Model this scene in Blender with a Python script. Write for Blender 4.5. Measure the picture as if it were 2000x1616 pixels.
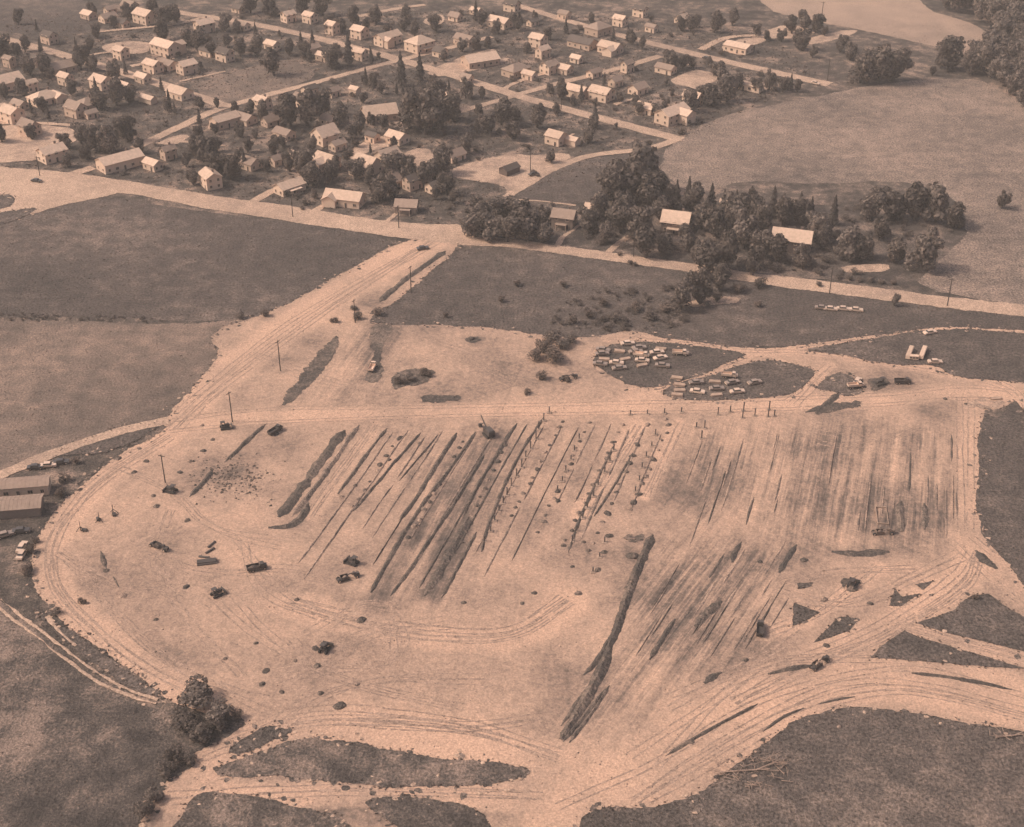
import bpy, bmesh, math, random
import numpy as np
from mathutils import Vector, Matrix
from mathutils.geometry import delaunay_2d_cdt
from mathutils.bvhtree import BVHTree
R = math.radians
random.seed(7); rng = np.random.default_rng(7)
scene = bpy.context.scene
for o in list(bpy.data.objects): bpy.data.objects.remove(o)
COL = scene.collection

# ---------------------------------------------------------------- camera
FPX, PITCH, CAMH, CAMY = 2750.0, 31.5, 235.0, -400.0
cam = bpy.data.objects.new('camera', bpy.data.cameras.new('camera')); COL.objects.link(cam)
cam.location = (0, CAMY, CAMH); cam.rotation_euler = (R(90 - PITCH), 0, 0)
cam.data.sensor_fit = 'HORIZONTAL'; cam.data.sensor_width = 36; cam.data.lens = FPX / 2000 * 36
cam.data.clip_start = 1; cam.data.clip_end = 8000
scene.camera = cam
# ---------------------------------------------------------------- sky and sun
SUN_AZ = math.atan2(-0.98, -0.06); SUN_EL = R(46)
world = bpy.data.worlds.new('World'); scene.world = world; world.use_nodes = True
wn = world.node_tree; bg = wn.nodes['Background']
sky = wn.nodes.new('ShaderNodeTexSky'); sky.sky_type = 'NISHITA'; sky.sun_disc = False
sky.sun_elevation = SUN_EL; sky.sun_rotation = SUN_AZ; sky.dust_density = 7; sky.air_density = 1.0; sky.ozone_density = 1
wn.links.new(sky.outputs[0], bg.inputs[0]); bg.inputs[1].default_value = 0.14
sl = bpy.data.lights.new('sun', 'SUN'); sl.energy = 2.2; sl.angle = R(0.6); sl.color = (1, 0.92, 0.83)
sun = bpy.data.objects.new('sun', sl); COL.objects.link(sun)
sdir = Vector((math.sin(SUN_AZ) * math.cos(SUN_EL), math.cos(SUN_AZ) * math.cos(SUN_EL), math.sin(SUN_EL)))
sun.rotation_euler = sdir.to_track_quat('Z', 'Y').to_euler(); sun.location = (-200, 100, 400)
vs = scene.view_settings; vs.view_transform = 'Standard'; vs.look = 'None'; vs.gamma = 1; vs.exposure = 0.23
vs.use_curve_mapping = False

# ---------------------------------------------------------------- photograph pixel -> point on the ground
SP, CP = math.sin(R(PITCH)), math.cos(R(PITCH))
def P(x, y):
    v = y - 808.0; d = FPX * SP + v * CP
    return (CAMH * (x - 1000.0) / d, CAMY + CAMH * (FPX * CP - v * SP) / d)
def S(y): return (FPX * SP + (y - 808.0) * CP) / CAMH          # pixels per metre across
def ANG(a, b):
    p, q = P(*a), P(*b); return math.atan2(q[1] - p[1], q[0] - p[0])

# ---------------------------------------------------------------- materials
KALB = 0.80
def lin(c): return tuple((x / 255 / 12.92) if x <= 10 else ((x / 255 + .055) / 1.055) ** 2.4 for x in c)
def tone(c, k=None): return tuple(v * (k or KALB) for v in lin(c)) + (1,)
MATS = {}
def nn(nt, t, **kw):
    n = nt.nodes.new(t)
    for k, v in kw.items(): setattr(n, k, v)
    return n
def noise(nt, vec, scale, detail=4, rough=.55):
    n = nn(nt, 'ShaderNodeTexNoise'); n.inputs['Scale'].default_value = scale
    n.inputs['Detail'].default_value = detail; n.inputs['Roughness'].default_value = rough
    nt.links.new(vec, n.inputs['Vector']); return n.outputs['Fac']
def ramp(nt, fac, a, b, ca=(0, 0, 0, 1), cb=(1, 1, 1, 1)):
    n = nn(nt, 'ShaderNodeValToRGB'); e = n.color_ramp.elements
    e[0].position = a; e[1].position = b; e[0].color = ca; e[1].color = cb
    nt.links.new(fac, n.inputs[0]); return n.outputs[0]
def mix(nt, fac, a, b, mode='MIX'):
    n = nn(nt, 'ShaderNodeMix', data_type='RGBA', blend_type=mode)
    for sock, val in ((n.inputs[0], fac), (n.inputs[6], a), (n.inputs[7], b)):
        if isinstance(val, (int, float)): sock.default_value = val
        elif isinstance(val, tuple): sock.default_value = val
        else: nt.links.new(val, sock)
    return n.outputs[2]
def math_(nt, op, a, b=0.0, c=0.0):
    n = nn(nt, 'ShaderNodeMath', operation=op)
    for i, val in enumerate((a, b, c)):
        if isinstance(val, (int, float)): n.inputs[i].default_value = val
        else: nt.links.new(val, n.inputs[i])
    return n.outputs[0]
def newmat(name):
    m = bpy.data.materials.new(name); m.use_nodes = True
    nt = m.node_tree; b = nt.nodes['Principled BSDF']; b.inputs['Roughness'].default_value = .95
    b.inputs['Specular IOR Level'].default_value = .1
    MATS[name] = m; return m, nt, b
def bump(nt, b, h, dist, strength=1.0):
    n = nn(nt, 'ShaderNodeBump'); n.inputs['Strength'].default_value = strength; n.inputs['Distance'].default_value = dist
    nt.links.new(h, n.inputs['Height']); nt.links.new(n.outputs[0], b.inputs['Normal'])
def ground_mat(name, dark, mid, light, big=.018, med=.12, fine=1.3, bias=(.32, .68), rowdir=None, bumpd=.5, spk=(.5, 1.45), sps=1.9):
    """grass, weeds and bare earth: three tones broken up at three sizes"""
    m, nt, b = newmat(name)
    pos = nn(nt, 'ShaderNodeNewGeometry').outputs['Position']
    n1 = noise(nt, pos, big, 5, .6); n2 = noise(nt, pos, med, 5, .62); n3 = noise(nt, pos, fine, 3, .7)
    f = math_(nt, 'ADD', math_(nt, 'MULTIPLY', n1, .40), math_(nt, 'MULTIPLY', n2, .36))
    f = math_(nt, 'ADD', f, math_(nt, 'MULTIPLY', n3, .24))
    f = math_(nt, 'MULTIPLY_ADD', math_(nt, 'SUBTRACT', f, .5), 2.3, .5)
    if rowdir is not None:
        mp = nn(nt, 'ShaderNodeMapping'); mp.inputs['Rotation'].default_value[2] = -rowdir
        mp.inputs['Scale'].default_value = (.03, .55, 1); mp.vector_type = 'POINT'; nt.links.new(pos, mp.inputs[0])
        r = noise(nt, mp.outputs[0], 1.0, 4, .6)
        f = math_(nt, 'ADD', math_(nt, 'MULTIPLY', f, .75), math_(nt, 'MULTIPLY', r, .25))
    c = ramp(nt, f, bias[0], bias[1], tone(dark), tone(light))
    cr = c.node.color_ramp; e = cr.elements.new((bias[0] + bias[1]) / 2); e.color = tone(mid)
    sp = ramp(nt, noise(nt, pos, sps, 3, .8), .33, .67, (spk[0],) * 3 + (1,), (spk[1],) * 3 + (1,))
    c = mix(nt, 1.0, c, sp, 'MULTIPLY')
    nt.links.new(c, b.inputs['Base Color'])
    bump(nt, b, math_(nt, 'ADD', n3, n2), bumpd)
    return m
def plain(name, c, var=.25, scale=1.5, rough=.9, spec=.15, metal=0.0):
    m, nt, b = newmat(name)
    tc = nn(nt, 'ShaderNodeTexCoord').outputs['Object']; oi = nn(nt, 'ShaderNodeObjectInfo').outputs['Random']
    n = noise(nt, tc, scale, 5, .65)
    v = ramp(nt, n, .25, .75, (1 - var,) * 3 + (1,), (1 + var,) * 3 + (1,))
    c2 = mix(nt, 1.0, tone(c), v, 'MULTIPLY')
    rv = ramp(nt, oi, 0, 1, (.88, .88, .88, 1), (1.1, 1.1, 1.1, 1))
    nt.links.new(mix(nt, 1.0, c2, rv, 'MULTIPLY'), b.inputs['Base Color'])
    b.inputs['Roughness'].default_value = rough; b.inputs['Specular IOR Level'].default_value = spec; b.inputs['Metallic'].default_value = metal
    return m
def leaf_mat(name, c1, c2):
    m, nt, b = newmat(name)
    g = nn(nt, 'ShaderNodeNewGeometry'); oi = nn(nt, 'ShaderNodeObjectInfo').outputs['Random']
    c = ramp(nt, g.outputs['Random Per Island'], 0, 1, tone(c1), tone(c2))
    rv = ramp(nt, oi, 0, 1, (.75, .75, .75, 1), (1.2, 1.2, 1.2, 1))
    c = mix(nt, 1.0, c, rv, 'MULTIPLY'); nt.links.new(c, b.inputs['Base Color'])
    tr = nn(nt, 'ShaderNodeBsdfTranslucent'); nt.links.new(c, tr.inputs[0])
    ms = nn(nt, 'ShaderNodeMixShader'); ms.inputs[0].default_value = .3
    nt.links.new(b.outputs[0], ms.inputs[1]); nt.links.new(tr.outputs[0], ms.inputs[2])
    nt.links.new(ms.outputs[0], nt.nodes['Material Output'].inputs[0])
    return m
DK, MD, LT, SO = (96, 84, 77), (128, 109, 98), (168, 139, 121), (196, 161, 138)
ground_mat('town_grass', (74, 66, 61), (106, 92, 83), (172, 142, 124), big=.045, med=.2, bias=(.34, .72))
ground_mat('dark_grass', (76, 68, 63), (100, 87, 80), (150, 127, 113), big=.014, med=.16, bias=(.24, .84), spk=(.4, 1.65), sps=1.2)
ground_mat('rough_grass', (72, 64, 60), (98, 86, 79), (150, 126, 112), big=.02, med=.12, bias=(.34, .68))
ground_mat('pale_field', (108, 94, 86), (142, 121, 108), (172, 144, 127), big=.02, med=.16, bias=(.22, .78), spk=(.38, 1.6), sps=1.3)
ground_mat('meadow', (100, 87, 79), (130, 110, 98), (170, 140, 122), big=.014, med=.14, bias=(.25, .78), spk=(.55, 1.4), sps=1.6)
ground_mat('bright_field', (160, 134, 118), (178, 148, 129), (190, 157, 136), big=.01, med=.06, bias=(.3, .7))
ground_mat('track_dirt', (168, 139, 121), (188, 155, 133), (203, 167, 143), big=.02, med=.15, bias=(.3, .7), bumpd=.1)
ground_mat('lot_gravel', (150, 125, 110), (186, 153, 132), (203, 168, 144), big=.05, med=.3, bias=(.32, .66), bumpd=.15)
ground_mat('dark_soil_cut_shade', (84, 75, 70), (100, 87, 79), (136, 115, 102), big=.05, med=.5, bias=(.34, .68), bumpd=.4)  # dark soil; also carries the painted shade of the two main cuts
ground_mat('rut_soil', (140, 116, 102), (168, 138, 120), (192, 157, 135), big=.08, med=.4, bias=(.2, .8), bumpd=.1)
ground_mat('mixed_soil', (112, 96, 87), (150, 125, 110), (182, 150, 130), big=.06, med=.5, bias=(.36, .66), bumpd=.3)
plain('white_wall', (232, 196, 170), .1); plain('cream_wall', (208, 174, 151), .12); plain('grey_wall', (140, 120, 108), .15)
plain('brick_wall', (108, 92, 84), .2); plain('pale_roof', (214, 179, 155), .2, .8); plain('mid_roof', (160, 134, 118), .2, .8)
plain('dark_roof', (104, 90, 82), .2, .8); plain('trim', (228, 193, 168), .06); plain('glass', (72, 66, 63), .1, 1, .25, .5)
plain('door_paint', (92, 80, 74), .1); plain('brick', (128, 108, 97), .2); plain('bark', (92, 80, 73), .3, 3)
plain('wood_pole', (80, 71, 66), .25, 2); plain('insulator', (150, 128, 114), .1); plain('concrete', (170, 142, 124), .15)
plain('steel', (92, 81, 75), .2, 2, .6, .4); plain('rubber', (66, 60, 57), .15, 4); plain('machine_yellow', (132, 110, 96), .25, 2, .6, .3)
plain('machine_dark', (84, 74, 69), .25, 2, .6, .3); plain('car_pale', (226, 190, 165), .06, 1, .35, .5); plain('car_mid', (158, 134, 119), .08, 1, .35, .5)
plain('car_dark', (84, 75, 70), .1, 1, .35, .5); plain('timber', (190, 157, 136), .2, 2); plain('dead_wood', (172, 143, 125), .25, 2)
plain('canvas', (180, 150, 131), .15)
leaf_mat('leaves', (90, 81, 76), (146, 127, 115)); leaf_mat('needles', (84, 76, 72), (120, 106, 97)); leaf_mat('scrub_leaves', (92, 81, 75), (150, 127, 113))
# the graded soil: dry and moist earth with wheel and blade marks running in three directions
def site_material(dirs):
    m, nt, b = newmat('graded_soil')
    pos = nn(nt, 'ShaderNodeNewGeometry').outputs['Position']
    at = nn(nt, 'ShaderNodeAttribute', attribute_name='zone'); sep = nn(nt, 'ShaderNodeSeparateColor'); nt.links.new(at.outputs['Color'], sep.inputs[0])
    damp = at.outputs['Alpha']
    f = None
    for i, d in enumerate(dirs):
        acc = None
        for sx, sy, w in ((.014, .28, .4), (.03, .7, .35), (.08, 1.9, .25)):
            mp = nn(nt, 'ShaderNodeMapping'); mp.vector_type = 'TEXTURE'; mp.inputs['Rotation'].default_value[2] = d
            mp.inputs['Scale'].default_value = (1 / sx, 1 / sy, 1); nt.links.new(pos, mp.inputs[0])
            n = math_(nt, 'MULTIPLY', noise(nt, mp.outputs[0], 1.0, 4, .6), w); acc = n if acc is None else math_(nt, 'ADD', acc, n)
        acc = math_(nt, 'SUBTRACT', acc, .5)
        t = math_(nt, 'MULTIPLY', acc, sep.outputs[i]); f = t if f is None else math_(nt, 'ADD', f, t)
    n2 = noise(nt, pos, .035, 6, .62); n3 = noise(nt, pos, .55, 5, .7)
    pack = nn(nt, 'ShaderNodeAttribute', attribute_name='pack').outputs['Fac']
    g = math_(nt, 'ADD', math_(nt, 'MULTIPLY', math_(nt, 'SUBTRACT', n2, .5), 1.35), math_(nt, 'MULTIPLY', math_(nt, 'SUBTRACT', n3, .5), .7))
    g = math_(nt, 'ADD', math_(nt, 'ADD', g, math_(nt, 'MULTIPLY', f, 2.2)), .60)
    g = math_(nt, 'ADD', g, math_(nt, 'MULTIPLY', pack, .22))
    thr = math_(nt, 'ADD', g, math_(nt, 'MULTIPLY', damp, -.55))
    c = ramp(nt, thr, .02, .95, tone((84, 75, 70)), tone((218, 174, 147)))
    e = c.node.color_ramp.elements.new(.26); e.color = tone((124, 105, 94)); e = c.node.color_ramp.elements.new(.46); e.color = tone((166, 136, 118)); e = c.node.color_ramp.elements.new(.62); e.color = tone((189, 154, 132))
    sp = ramp(nt, noise(nt, pos, 1.8, 3, .8), .33, .67, (.66, .66, .66, 1), (1.20, 1.20, 1.20, 1))
    nt.links.new(mix(nt, 1.0, c, sp, 'MULTIPLY'), b.inputs['Base Color'])
    bump(nt, b, math_(nt, 'ADD', f, math_(nt, 'MULTIPLY', n3, .6)), .5)

# ---------------------------------------------------------------- objects
def tag(o, label=None, cat=None, group=None, kind=None):
    if label: o['label'] = label
    if cat: o['category'] = cat
    if group: o['group'] = group
    if kind: o['kind'] = kind
    return o
def link(name, data, parent=None, loc=(0, 0, 0), rz=0, scale=None):
    o = bpy.data.objects.new(name, data); COL.objects.link(o); o.location = loc; o.rotation_euler = (0, 0, rz)
    if scale: o.scale = scale
    if parent: o.parent = parent
    return o
def empty(name, loc, rz=0, label=None, cat=None, group=None, scale=None):
    o = link(name, None, None, loc, rz, scale); o.empty_display_size = .5; return tag(o, label, cat, group)
class MB:
    def __init__(s): s.v = []; s.f = []; s.m = []
    def add(s, vs, fs, mi=0):
        k = len(s.v); s.v += [tuple(v) for v in vs]; s.f += [tuple(i + k for i in f) for f in fs]; s.m += [mi] * len(fs); return s
    def box(s, c, d, mi=0, tx=1, ty=1, ox=0, rz=0):
        x, y, z = d[0] / 2, d[1] / 2, d[2] / 2
        vs = [(-x, -y, -z), (x, -y, -z), (x, y, -z), (-x, y, -z), (-x * tx + ox, -y * ty, z), (x * tx + ox, -y * ty, z), (x * tx + ox, y * ty, z), (-x * tx + ox, y * ty, z)]
        ca, sa = math.cos(rz), math.sin(rz)
        vs = [(a * ca - b_ * sa + c[0], a * sa + b_ * ca + c[1], e + c[2]) for a, b_, e in vs]
        return s.add(vs, [(0, 3, 2, 1), (4, 5, 6, 7), (0, 1, 5, 4), (1, 2, 6, 5), (2, 3, 7, 6), (3, 0, 4, 7)], mi)
    def prism(s, prof, y0, y1, mi=0):
        """profile in x,z extruded along y"""
        n = len(prof); vs = [(x, y0, z) for x, z in prof] + [(x, y1, z) for x, z in prof]
        fs = [tuple(range(n)), tuple(range(2 * n - 1, n - 1, -1))] + [(i, i + n, (i + 1) % n + n, (i + 1) % n) for i in range(n)]
        return s.add(vs, fs, mi)
    def tube(s, a, b, r0, r1=None, n=6, mi=0):
        a = Vector(a); b = Vector(b); r1 = r0 if r1 is None else r1
        q = (b - a).to_track_quat('Z', 'Y'); vs = []
        for p, r in ((a, r0), (b, r1)):
            for i in range(n):
                t = 2 * math.pi * i / n; vs.append(p + q @ Vector((r * math.cos(t), r * math.sin(t), 0)))
        fs = [(i, (i + 1) % n, (i + 1) % n + n, i + n) for i in range(n)] + [tuple(range(n - 1, -1, -1)), tuple(range(n, 2 * n))]
        return s.add(vs, fs, mi)
    def mesh(s, name, *mats):
        me = bpy.data.meshes.new(name); me.from_pydata(s.v, [], s.f)
        for m in mats: me.materials.append(MATS[m])
        me.polygons.foreach_set('material_index', s.m)
        bm = bmesh.new(); bm.from_mesh(me); bmesh.ops.recalc_face_normals(bm, faces=bm.faces); bm.to_mesh(me); bm.free()
        me.update(); return me
# ---------------------------------------------------------------- ground sheets
def vnoise1(n, step):
    k = max(2, int(n / step) + 2); v = rng.normal(size=k); x = np.linspace(0, k - 1.001, n); i = x.astype(int); f = x - i; f = f * f * (3 - 2 * f)
    return v[i] * (1 - f) + v[i + 1] * f
def smooth_poly(pts, closed=True, it=2):
    p = [np.array(q, float) for q in pts]
    for _ in range(it):
        q = []; n = len(p)
        rngi = range(n) if closed else range(n - 1)
        if not closed: q.append(p[0])
        for i in rngi:
            a, b = p[i], p[(i + 1) % n]; q += [a * .78 + b * .22, a * .22 + b * .78]
        if not closed: q.append(p[-1])
        p = q
    return np.array(p)
def resample(p, step, closed=True):
    q = np.vstack([p, p[:1]]) if closed else p
    d = np.r_[0, np.cumsum(np.hypot(*np.diff(q, axis=0).T))]
    n = max(4, int(d[-1] / step)); t = np.linspace(0, d[-1], n, endpoint=not closed)
    return np.c_[np.interp(t, d, q[:, 0]), np.interp(t, d, q[:, 1])]
def ragged(p, amp, closed=True):
    n = len(p); t = np.roll(p, -1, 0) - np.roll(p, 1, 0); t /= np.maximum(1e-6, np.hypot(*t.T))[:, None]; nr = np.c_[-t[:, 1], t[:, 0]]
    d = amp * (.55 * vnoise1(n, 14) + .35 * vnoise1(n, 4) + .3 * rng.normal(size=n))
    if closed:
        w = np.clip(np.minimum(np.arange(n), n - 1 - np.arange(n)) / 8, 0, 1); d *= w
    return p + nr * d[:, None]
def inside(poly, x, y):
    res = np.zeros(x.shape, bool); n = len(poly); j = n - 1
    for i in range(n):
        xi, yi = poly[i]; xj, yj = poly[j]
        if yi != yj:
            c = ((yi > y) != (yj > y)) & (x < (xj - xi) * (y - yi) / (yj - yi) + xi); res ^= c
        j = i
    return res
def poly_dist(poly, x, y):
    d = np.full(x.shape, 1e9); n = len(poly)
    for i in range(n):
        ax, ay = poly[i]; bx, by = poly[(i + 1) % n]; dx, dy = bx - ax, by - ay; L = dx * dx + dy * dy + 1e-9
        t = np.clip(((x - ax) * dx + (y - ay) * dy) / L, 0, 1); d = np.minimum(d, np.hypot(x - ax - t * dx, y - ay - t * dy))
    return d
def world_poly(px, amp=.5, step=.8, it=2, closed=True):
    p = smooth_poly(np.array([P(*q) for q in px]), closed, it); p = resample(p, step, closed); return ragged(p, amp, closed) if amp else p
def cdt(poly, z, spacing=None):
    pts = [Vector(p) for p in poly]; n = len(pts); extra = np.zeros((0, 2))
    if spacing:
        lo, hi = poly.min(0), poly.max(0); gx, gy = np.meshgrid(np.arange(lo[0], hi[0], spacing), np.arange(lo[1], hi[1], spacing))
        g = np.c_[gx.ravel(), gy.ravel()] + rng.uniform(-.35, .35, (gx.size, 2)) * spacing
        g = g[inside(poly, g[:, 0], g[:, 1])]; extra = g; pts += [Vector(q) for q in g]
    v, e, f, *_ = delaunay_2d_cdt(pts, [], [list(range(n))], 1, 1e-4)
    return [(a[0], a[1], z) for a in v], f
def sheet(name, poly, z, mat, spacing=None, label=None, kind='structure'):
    v, f = cdt(poly, z, spacing); me = bpy.data.meshes.new(name); me.from_pydata(v, [], f); me.materials.append(MATS[mat])
    bm = bmesh.new(); bm.from_mesh(me)
    for fc in bm.faces:
        if fc.normal.z < 0: fc.normal_flip()
    bm.to_mesh(me); bm.free()
    o = link(name, me); tag(o, label, None, None, kind); return o
def strip_poly(px, w0, w1=None, amp=.35, step=.8):
    p = smooth_poly(np.array([P(*q) for q in px]), False, 3); p = resample(p, step, False); n = len(p)
    t = np.gradient(p, axis=0); t /= np.hypot(*t.T)[:, None]; nr = np.c_[-t[:, 1], t[:, 0]]
    w = np.linspace(w0, w0 if w1 is None else w1, n) / 2
    a = p + nr * (w + amp * (.5 * vnoise1(n, 12) + .3 * vnoise1(n, 3) + .2 * rng.normal(size=n)))[:, None]
    b = p - nr * (w + amp * (.5 * vnoise1(n, 12) + .3 * vnoise1(n, 3) + .2 * rng.normal(size=n)))[:, None]
    return a, b
def road(name, px, w0, w1=None, z=.12, mat='track_dirt', amp=.35, label=None):
    a, b = strip_poly(px, w0, w1, amp); n = len(a); vs = []
    for k in range(n):
        for t, dz in ((0, 0), (.25, .03), (.5, .05), (.75, .03), (1, 0)):
            q = a[k] * (1 - t) + b[k] * t; vs.append((q[0], q[1], z + dz))
    fs = [(5 * k + j, 5 * k + j + 1, 5 * k + j + 6, 5 * k + j + 5) for k in range(n - 1) for j in range(4)]
    me = bpy.data.meshes.new(name); me.from_pydata(vs, [], fs); me.materials.append(MATS[mat])
    bm = bmesh.new(); bm.from_mesh(me)
    for fc in bm.faces:
        if fc.normal.z < 0: fc.normal_flip()
    bm.to_mesh(me); bm.free()
    return tag(link(name, me), label, None, None, 'structure')

g = bpy.data.meshes.new('ground'); G = 3500
g.from_pydata([(-G, -G, 0), (G, -G, 0), (G, G, 0), (-G, G, 0)], [], [(0, 1, 2, 3)]); g.materials.append(MATS['town_grass'])
tag(link('ground', g), 'mottled grass and bare earth under the whole town', None, None, 'structure')
FIELDS = [
 ('field', 'dark_grass', [(190, 383), (400, 414), (790, 462), (690, 524), (545, 608), (480, 627), (330, 628), (150, 618), (0, 622), (-120, 620), (-120, 440), (0, 440), (80, 412)], 'dark grass field between the main road and the approach road'),
 ('field', 'meadow', [(-120, 622), (0, 622), (200, 630), (340, 634), (470, 622), (500, 645), (440, 730), (330, 830), (200, 850), (90, 895), (0, 935), (-120, 985)], 'mottled meadow left of the approach road'),
 ('field', 'dark_grass', [(870, 490), (1000, 478), (1340, 525), (1700, 575), (2000, 612), (2120, 630), (2120, 665), (1880, 640), (1700, 660), (1560, 680), (1300, 668), (1190, 662), (1060, 655), (940, 640), (720, 634), (630, 630), (760, 565)], 'dark grass field below the main road, right of the junction'),
 ('field', 'pale_field', [(1270, 312), (1400, 226), (1580, 192), (1700, 166), (1850, 153), (1930, 158), (2010, 215), (2120, 300), (2120, 620), (2000, 600), (1780, 562), (1815, 500), (1890, 450), (1870, 385), (1750, 352), (1600, 360), (1450, 352), (1350, 385)], 'broad pale field behind the wooded houses'),
 ('field', 'bright_field', [(1470, -40), (1780, -60), (1800, 18), (1900, 45), (1945, 76), (1890, 112), (1850, 96), (1700, 62), (1590, 42), (1490, 18)], 'bright pale field in the far right corner'),
 ('field', 'dark_grass', [(-120, -40), (150, -20), (196, 48), (180, 62), (140, 68), (80, 76), (20, 62), (-120, 40)], 'dark field in the far left corner'),
 ('field', 'dark_grass', [(1912, 806), (1960, 820), (1990, 770), (2030, 760), (2120, 800), (2120, 1240), (2000, 1142), (1960, 1092), (1906, 1032)], 'dark grass field right of the building site'),
 ('field', 'dark_grass', [(2120, 1450), (2000, 1430), (1900, 1414), (1800, 1394), (1700, 1382), (1640, 1382), (1560, 1400), (1480, 1460), (1400, 1520), (1360, 1555), (1260, 1580), (1180, 1572), (1130, 1600), (1100, 1720), (2120, 1760)], 'dark grass field in the near right corner'),
 ('field', 'rough_grass', [(-120, 1100), (0, 1165), (140, 1290), (200, 1340), (270, 1378), (340, 1385), (470, 1400), (490, 1410), (430, 1452), (368, 1475), (385, 1495), (330, 1525), (310, 1545), (262, 1620), (240, 1720), (-120, 1720)], 'rough dark field in the near left corner'),
 ('field', 'rough_grass', [(1130, 410), (1300, 385), (1600, 400), (1880, 430), (1890, 460), (1800, 540), (1780, 562), (1500, 535), (1340, 512), (1200, 492), (1000, 464), (910, 455), (900, 400), (1000, 390)], 'dark wooded ground around the houses by the main road'),
 ('field', 'meadow', [(380, 165), (430, 148), (560, 112), (620, 140), (600, 162), (440, 205), (400, 196)], 'open grass lot between two town streets'),
 ('field', 'dark_grass', [(1010, 375), (1130, 310), (1290, 295), (1300, 320), (1240, 380), (1130, 400), (1000, 388)], 'dark grass lot below the street bend'),
]
for i, (nm, mt, px, lb) in enumerate(FIELDS): sheet(nm, world_poly(px, .6, 1.0, 1), .02 + .006 * i, mt, 9, lb)
# grass islands and dark patches left on and beside the site
ISL = [
 [(1163, 690), (1200, 668), (1280, 668), (1380, 678), (1462, 692), (1430, 706), (1380, 730), (1300, 756), (1240, 757), (1190, 735), (1160, 708)],
 [(1285, 768), (1330, 746), (1390, 736), (1440, 716), (1490, 702), (1540, 708), (1597, 722), (1590, 738), (1555, 770), (1500, 777), (1440, 782), (1330, 783)],
 [(1590, 758), (1632, 726), (1668, 740), (1690, 765), (1660, 776), (1620, 766)],
 [(1560, 684), (1640, 672), (1720, 660), (1800, 646), (1880, 642), (2000, 652), (2120, 670), (2120, 770), (1960, 744), (1860, 736), (1830, 714), (1750, 712), (1690, 708), (1640, 692)],
 [(1550, 1178), (1604, 1197), (1545, 1226)], [(1588, 1257), (1640, 1206), (1678, 1210), (1655, 1234)],
 [(1748, 1150), (1762, 1168), (1798, 1160), (1760, 1184), (1738, 1184)], [(1788, 1142), (1822, 1136), (1802, 1154)],
 [(1556, 1140), (1588, 1139), (1580, 1146), (1560, 1152)],
 [(1790, 1218), (1860, 1194), (1900, 1162), (1930, 1160), (2000, 1206), (2120, 1260), (2120, 1320), (2000, 1274), (1850, 1236)],
 [(1700, 1286), (1730, 1255), (1765, 1233), (1800, 1246), (2000, 1306), (1880, 1300), (1750, 1288)],
 [(325, 827), (270, 828), (200, 845), (95, 892), (150, 890), (210, 884), (270, 860)],
 [(60, 1180), (130, 1228), (200, 1277), (270, 1325), (328, 1366), (280, 1361), (200, 1312), (100, 1232)],
 [(440, 1468), (480, 1440), (520, 1416), (560, 1425), (575, 1431), (520, 1452), (470, 1477)],
 [(416, 1505), (470, 1480), (590, 1441), (640, 1445), (760, 1465), (850, 1485), (960, 1490), (1040, 1500), (1020, 1525), (930, 1535), (790, 1541), (650, 1530), (550, 1520), (430, 1518)],
 [(372, 1562), (400, 1546), (470, 1552), (520, 1562), (600, 1582), (660, 1594), (700, 1625), (300, 1640), (350, 1600)],
 [(700, 1560), (830, 1556), (930, 1580), (960, 1625), (800, 1640), (760, 1600)],
 [(0, 381), (24, 380), (32, 392), (16, 408), (-60, 416), (-60, 392)], [(-60, 430), (20, 412), (82, 404), (50, 424), (0, 440), (-60, 448)],
]
ISLW = [world_poly(p, .28 if 4 <= i <= 10 else .45, .6, 0 if 4 <= i <= 10 else 1) for i, p in enumerate(ISL)]
SITE = [(900, 462), (890, 490), (850, 525), (770, 592), (735, 606), (720, 634), (940, 638), (1060, 655), (1130, 662), (1190, 655), (1230, 645), (1300, 662), (1480, 683), (1560, 676), (1700, 657), (1850, 637), (2000, 646), (2120, 660),
        (2120, 700), (2060, 900), (2010, 850), (2000, 815), (1985, 775), (1960, 800), (1915, 804), (1913, 900), (1906, 1032), (1960, 1092), (2000, 1145), (2120, 1240), (2120, 1455), (2000, 1432), (1900, 1416), (1800, 1396),
        (1700, 1383), (1640, 1383), (1560, 1402), (1480, 1462), (1400, 1522), (1360, 1557), (1260, 1582), (1180, 1574), (1130, 1602), (1100, 1720), (240, 1720), (262, 1620), (310, 1545), (330, 1524), (385, 1495), (368, 1474),
        (430, 1450), (490, 1408), (400, 1395), (330, 1370), (270, 1322), (200, 1272), (130, 1224), (74, 1164), (60, 1110), (62, 1072), (85, 1030), (120, 985), (170, 940), (230, 890), (322, 845), (318, 824), (350, 785), (398, 735), (430, 690), (405, 650), (540, 605), (620, 562), (790, 466)]
SITEW = world_poly(SITE, .55, .7, 1)
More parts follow.
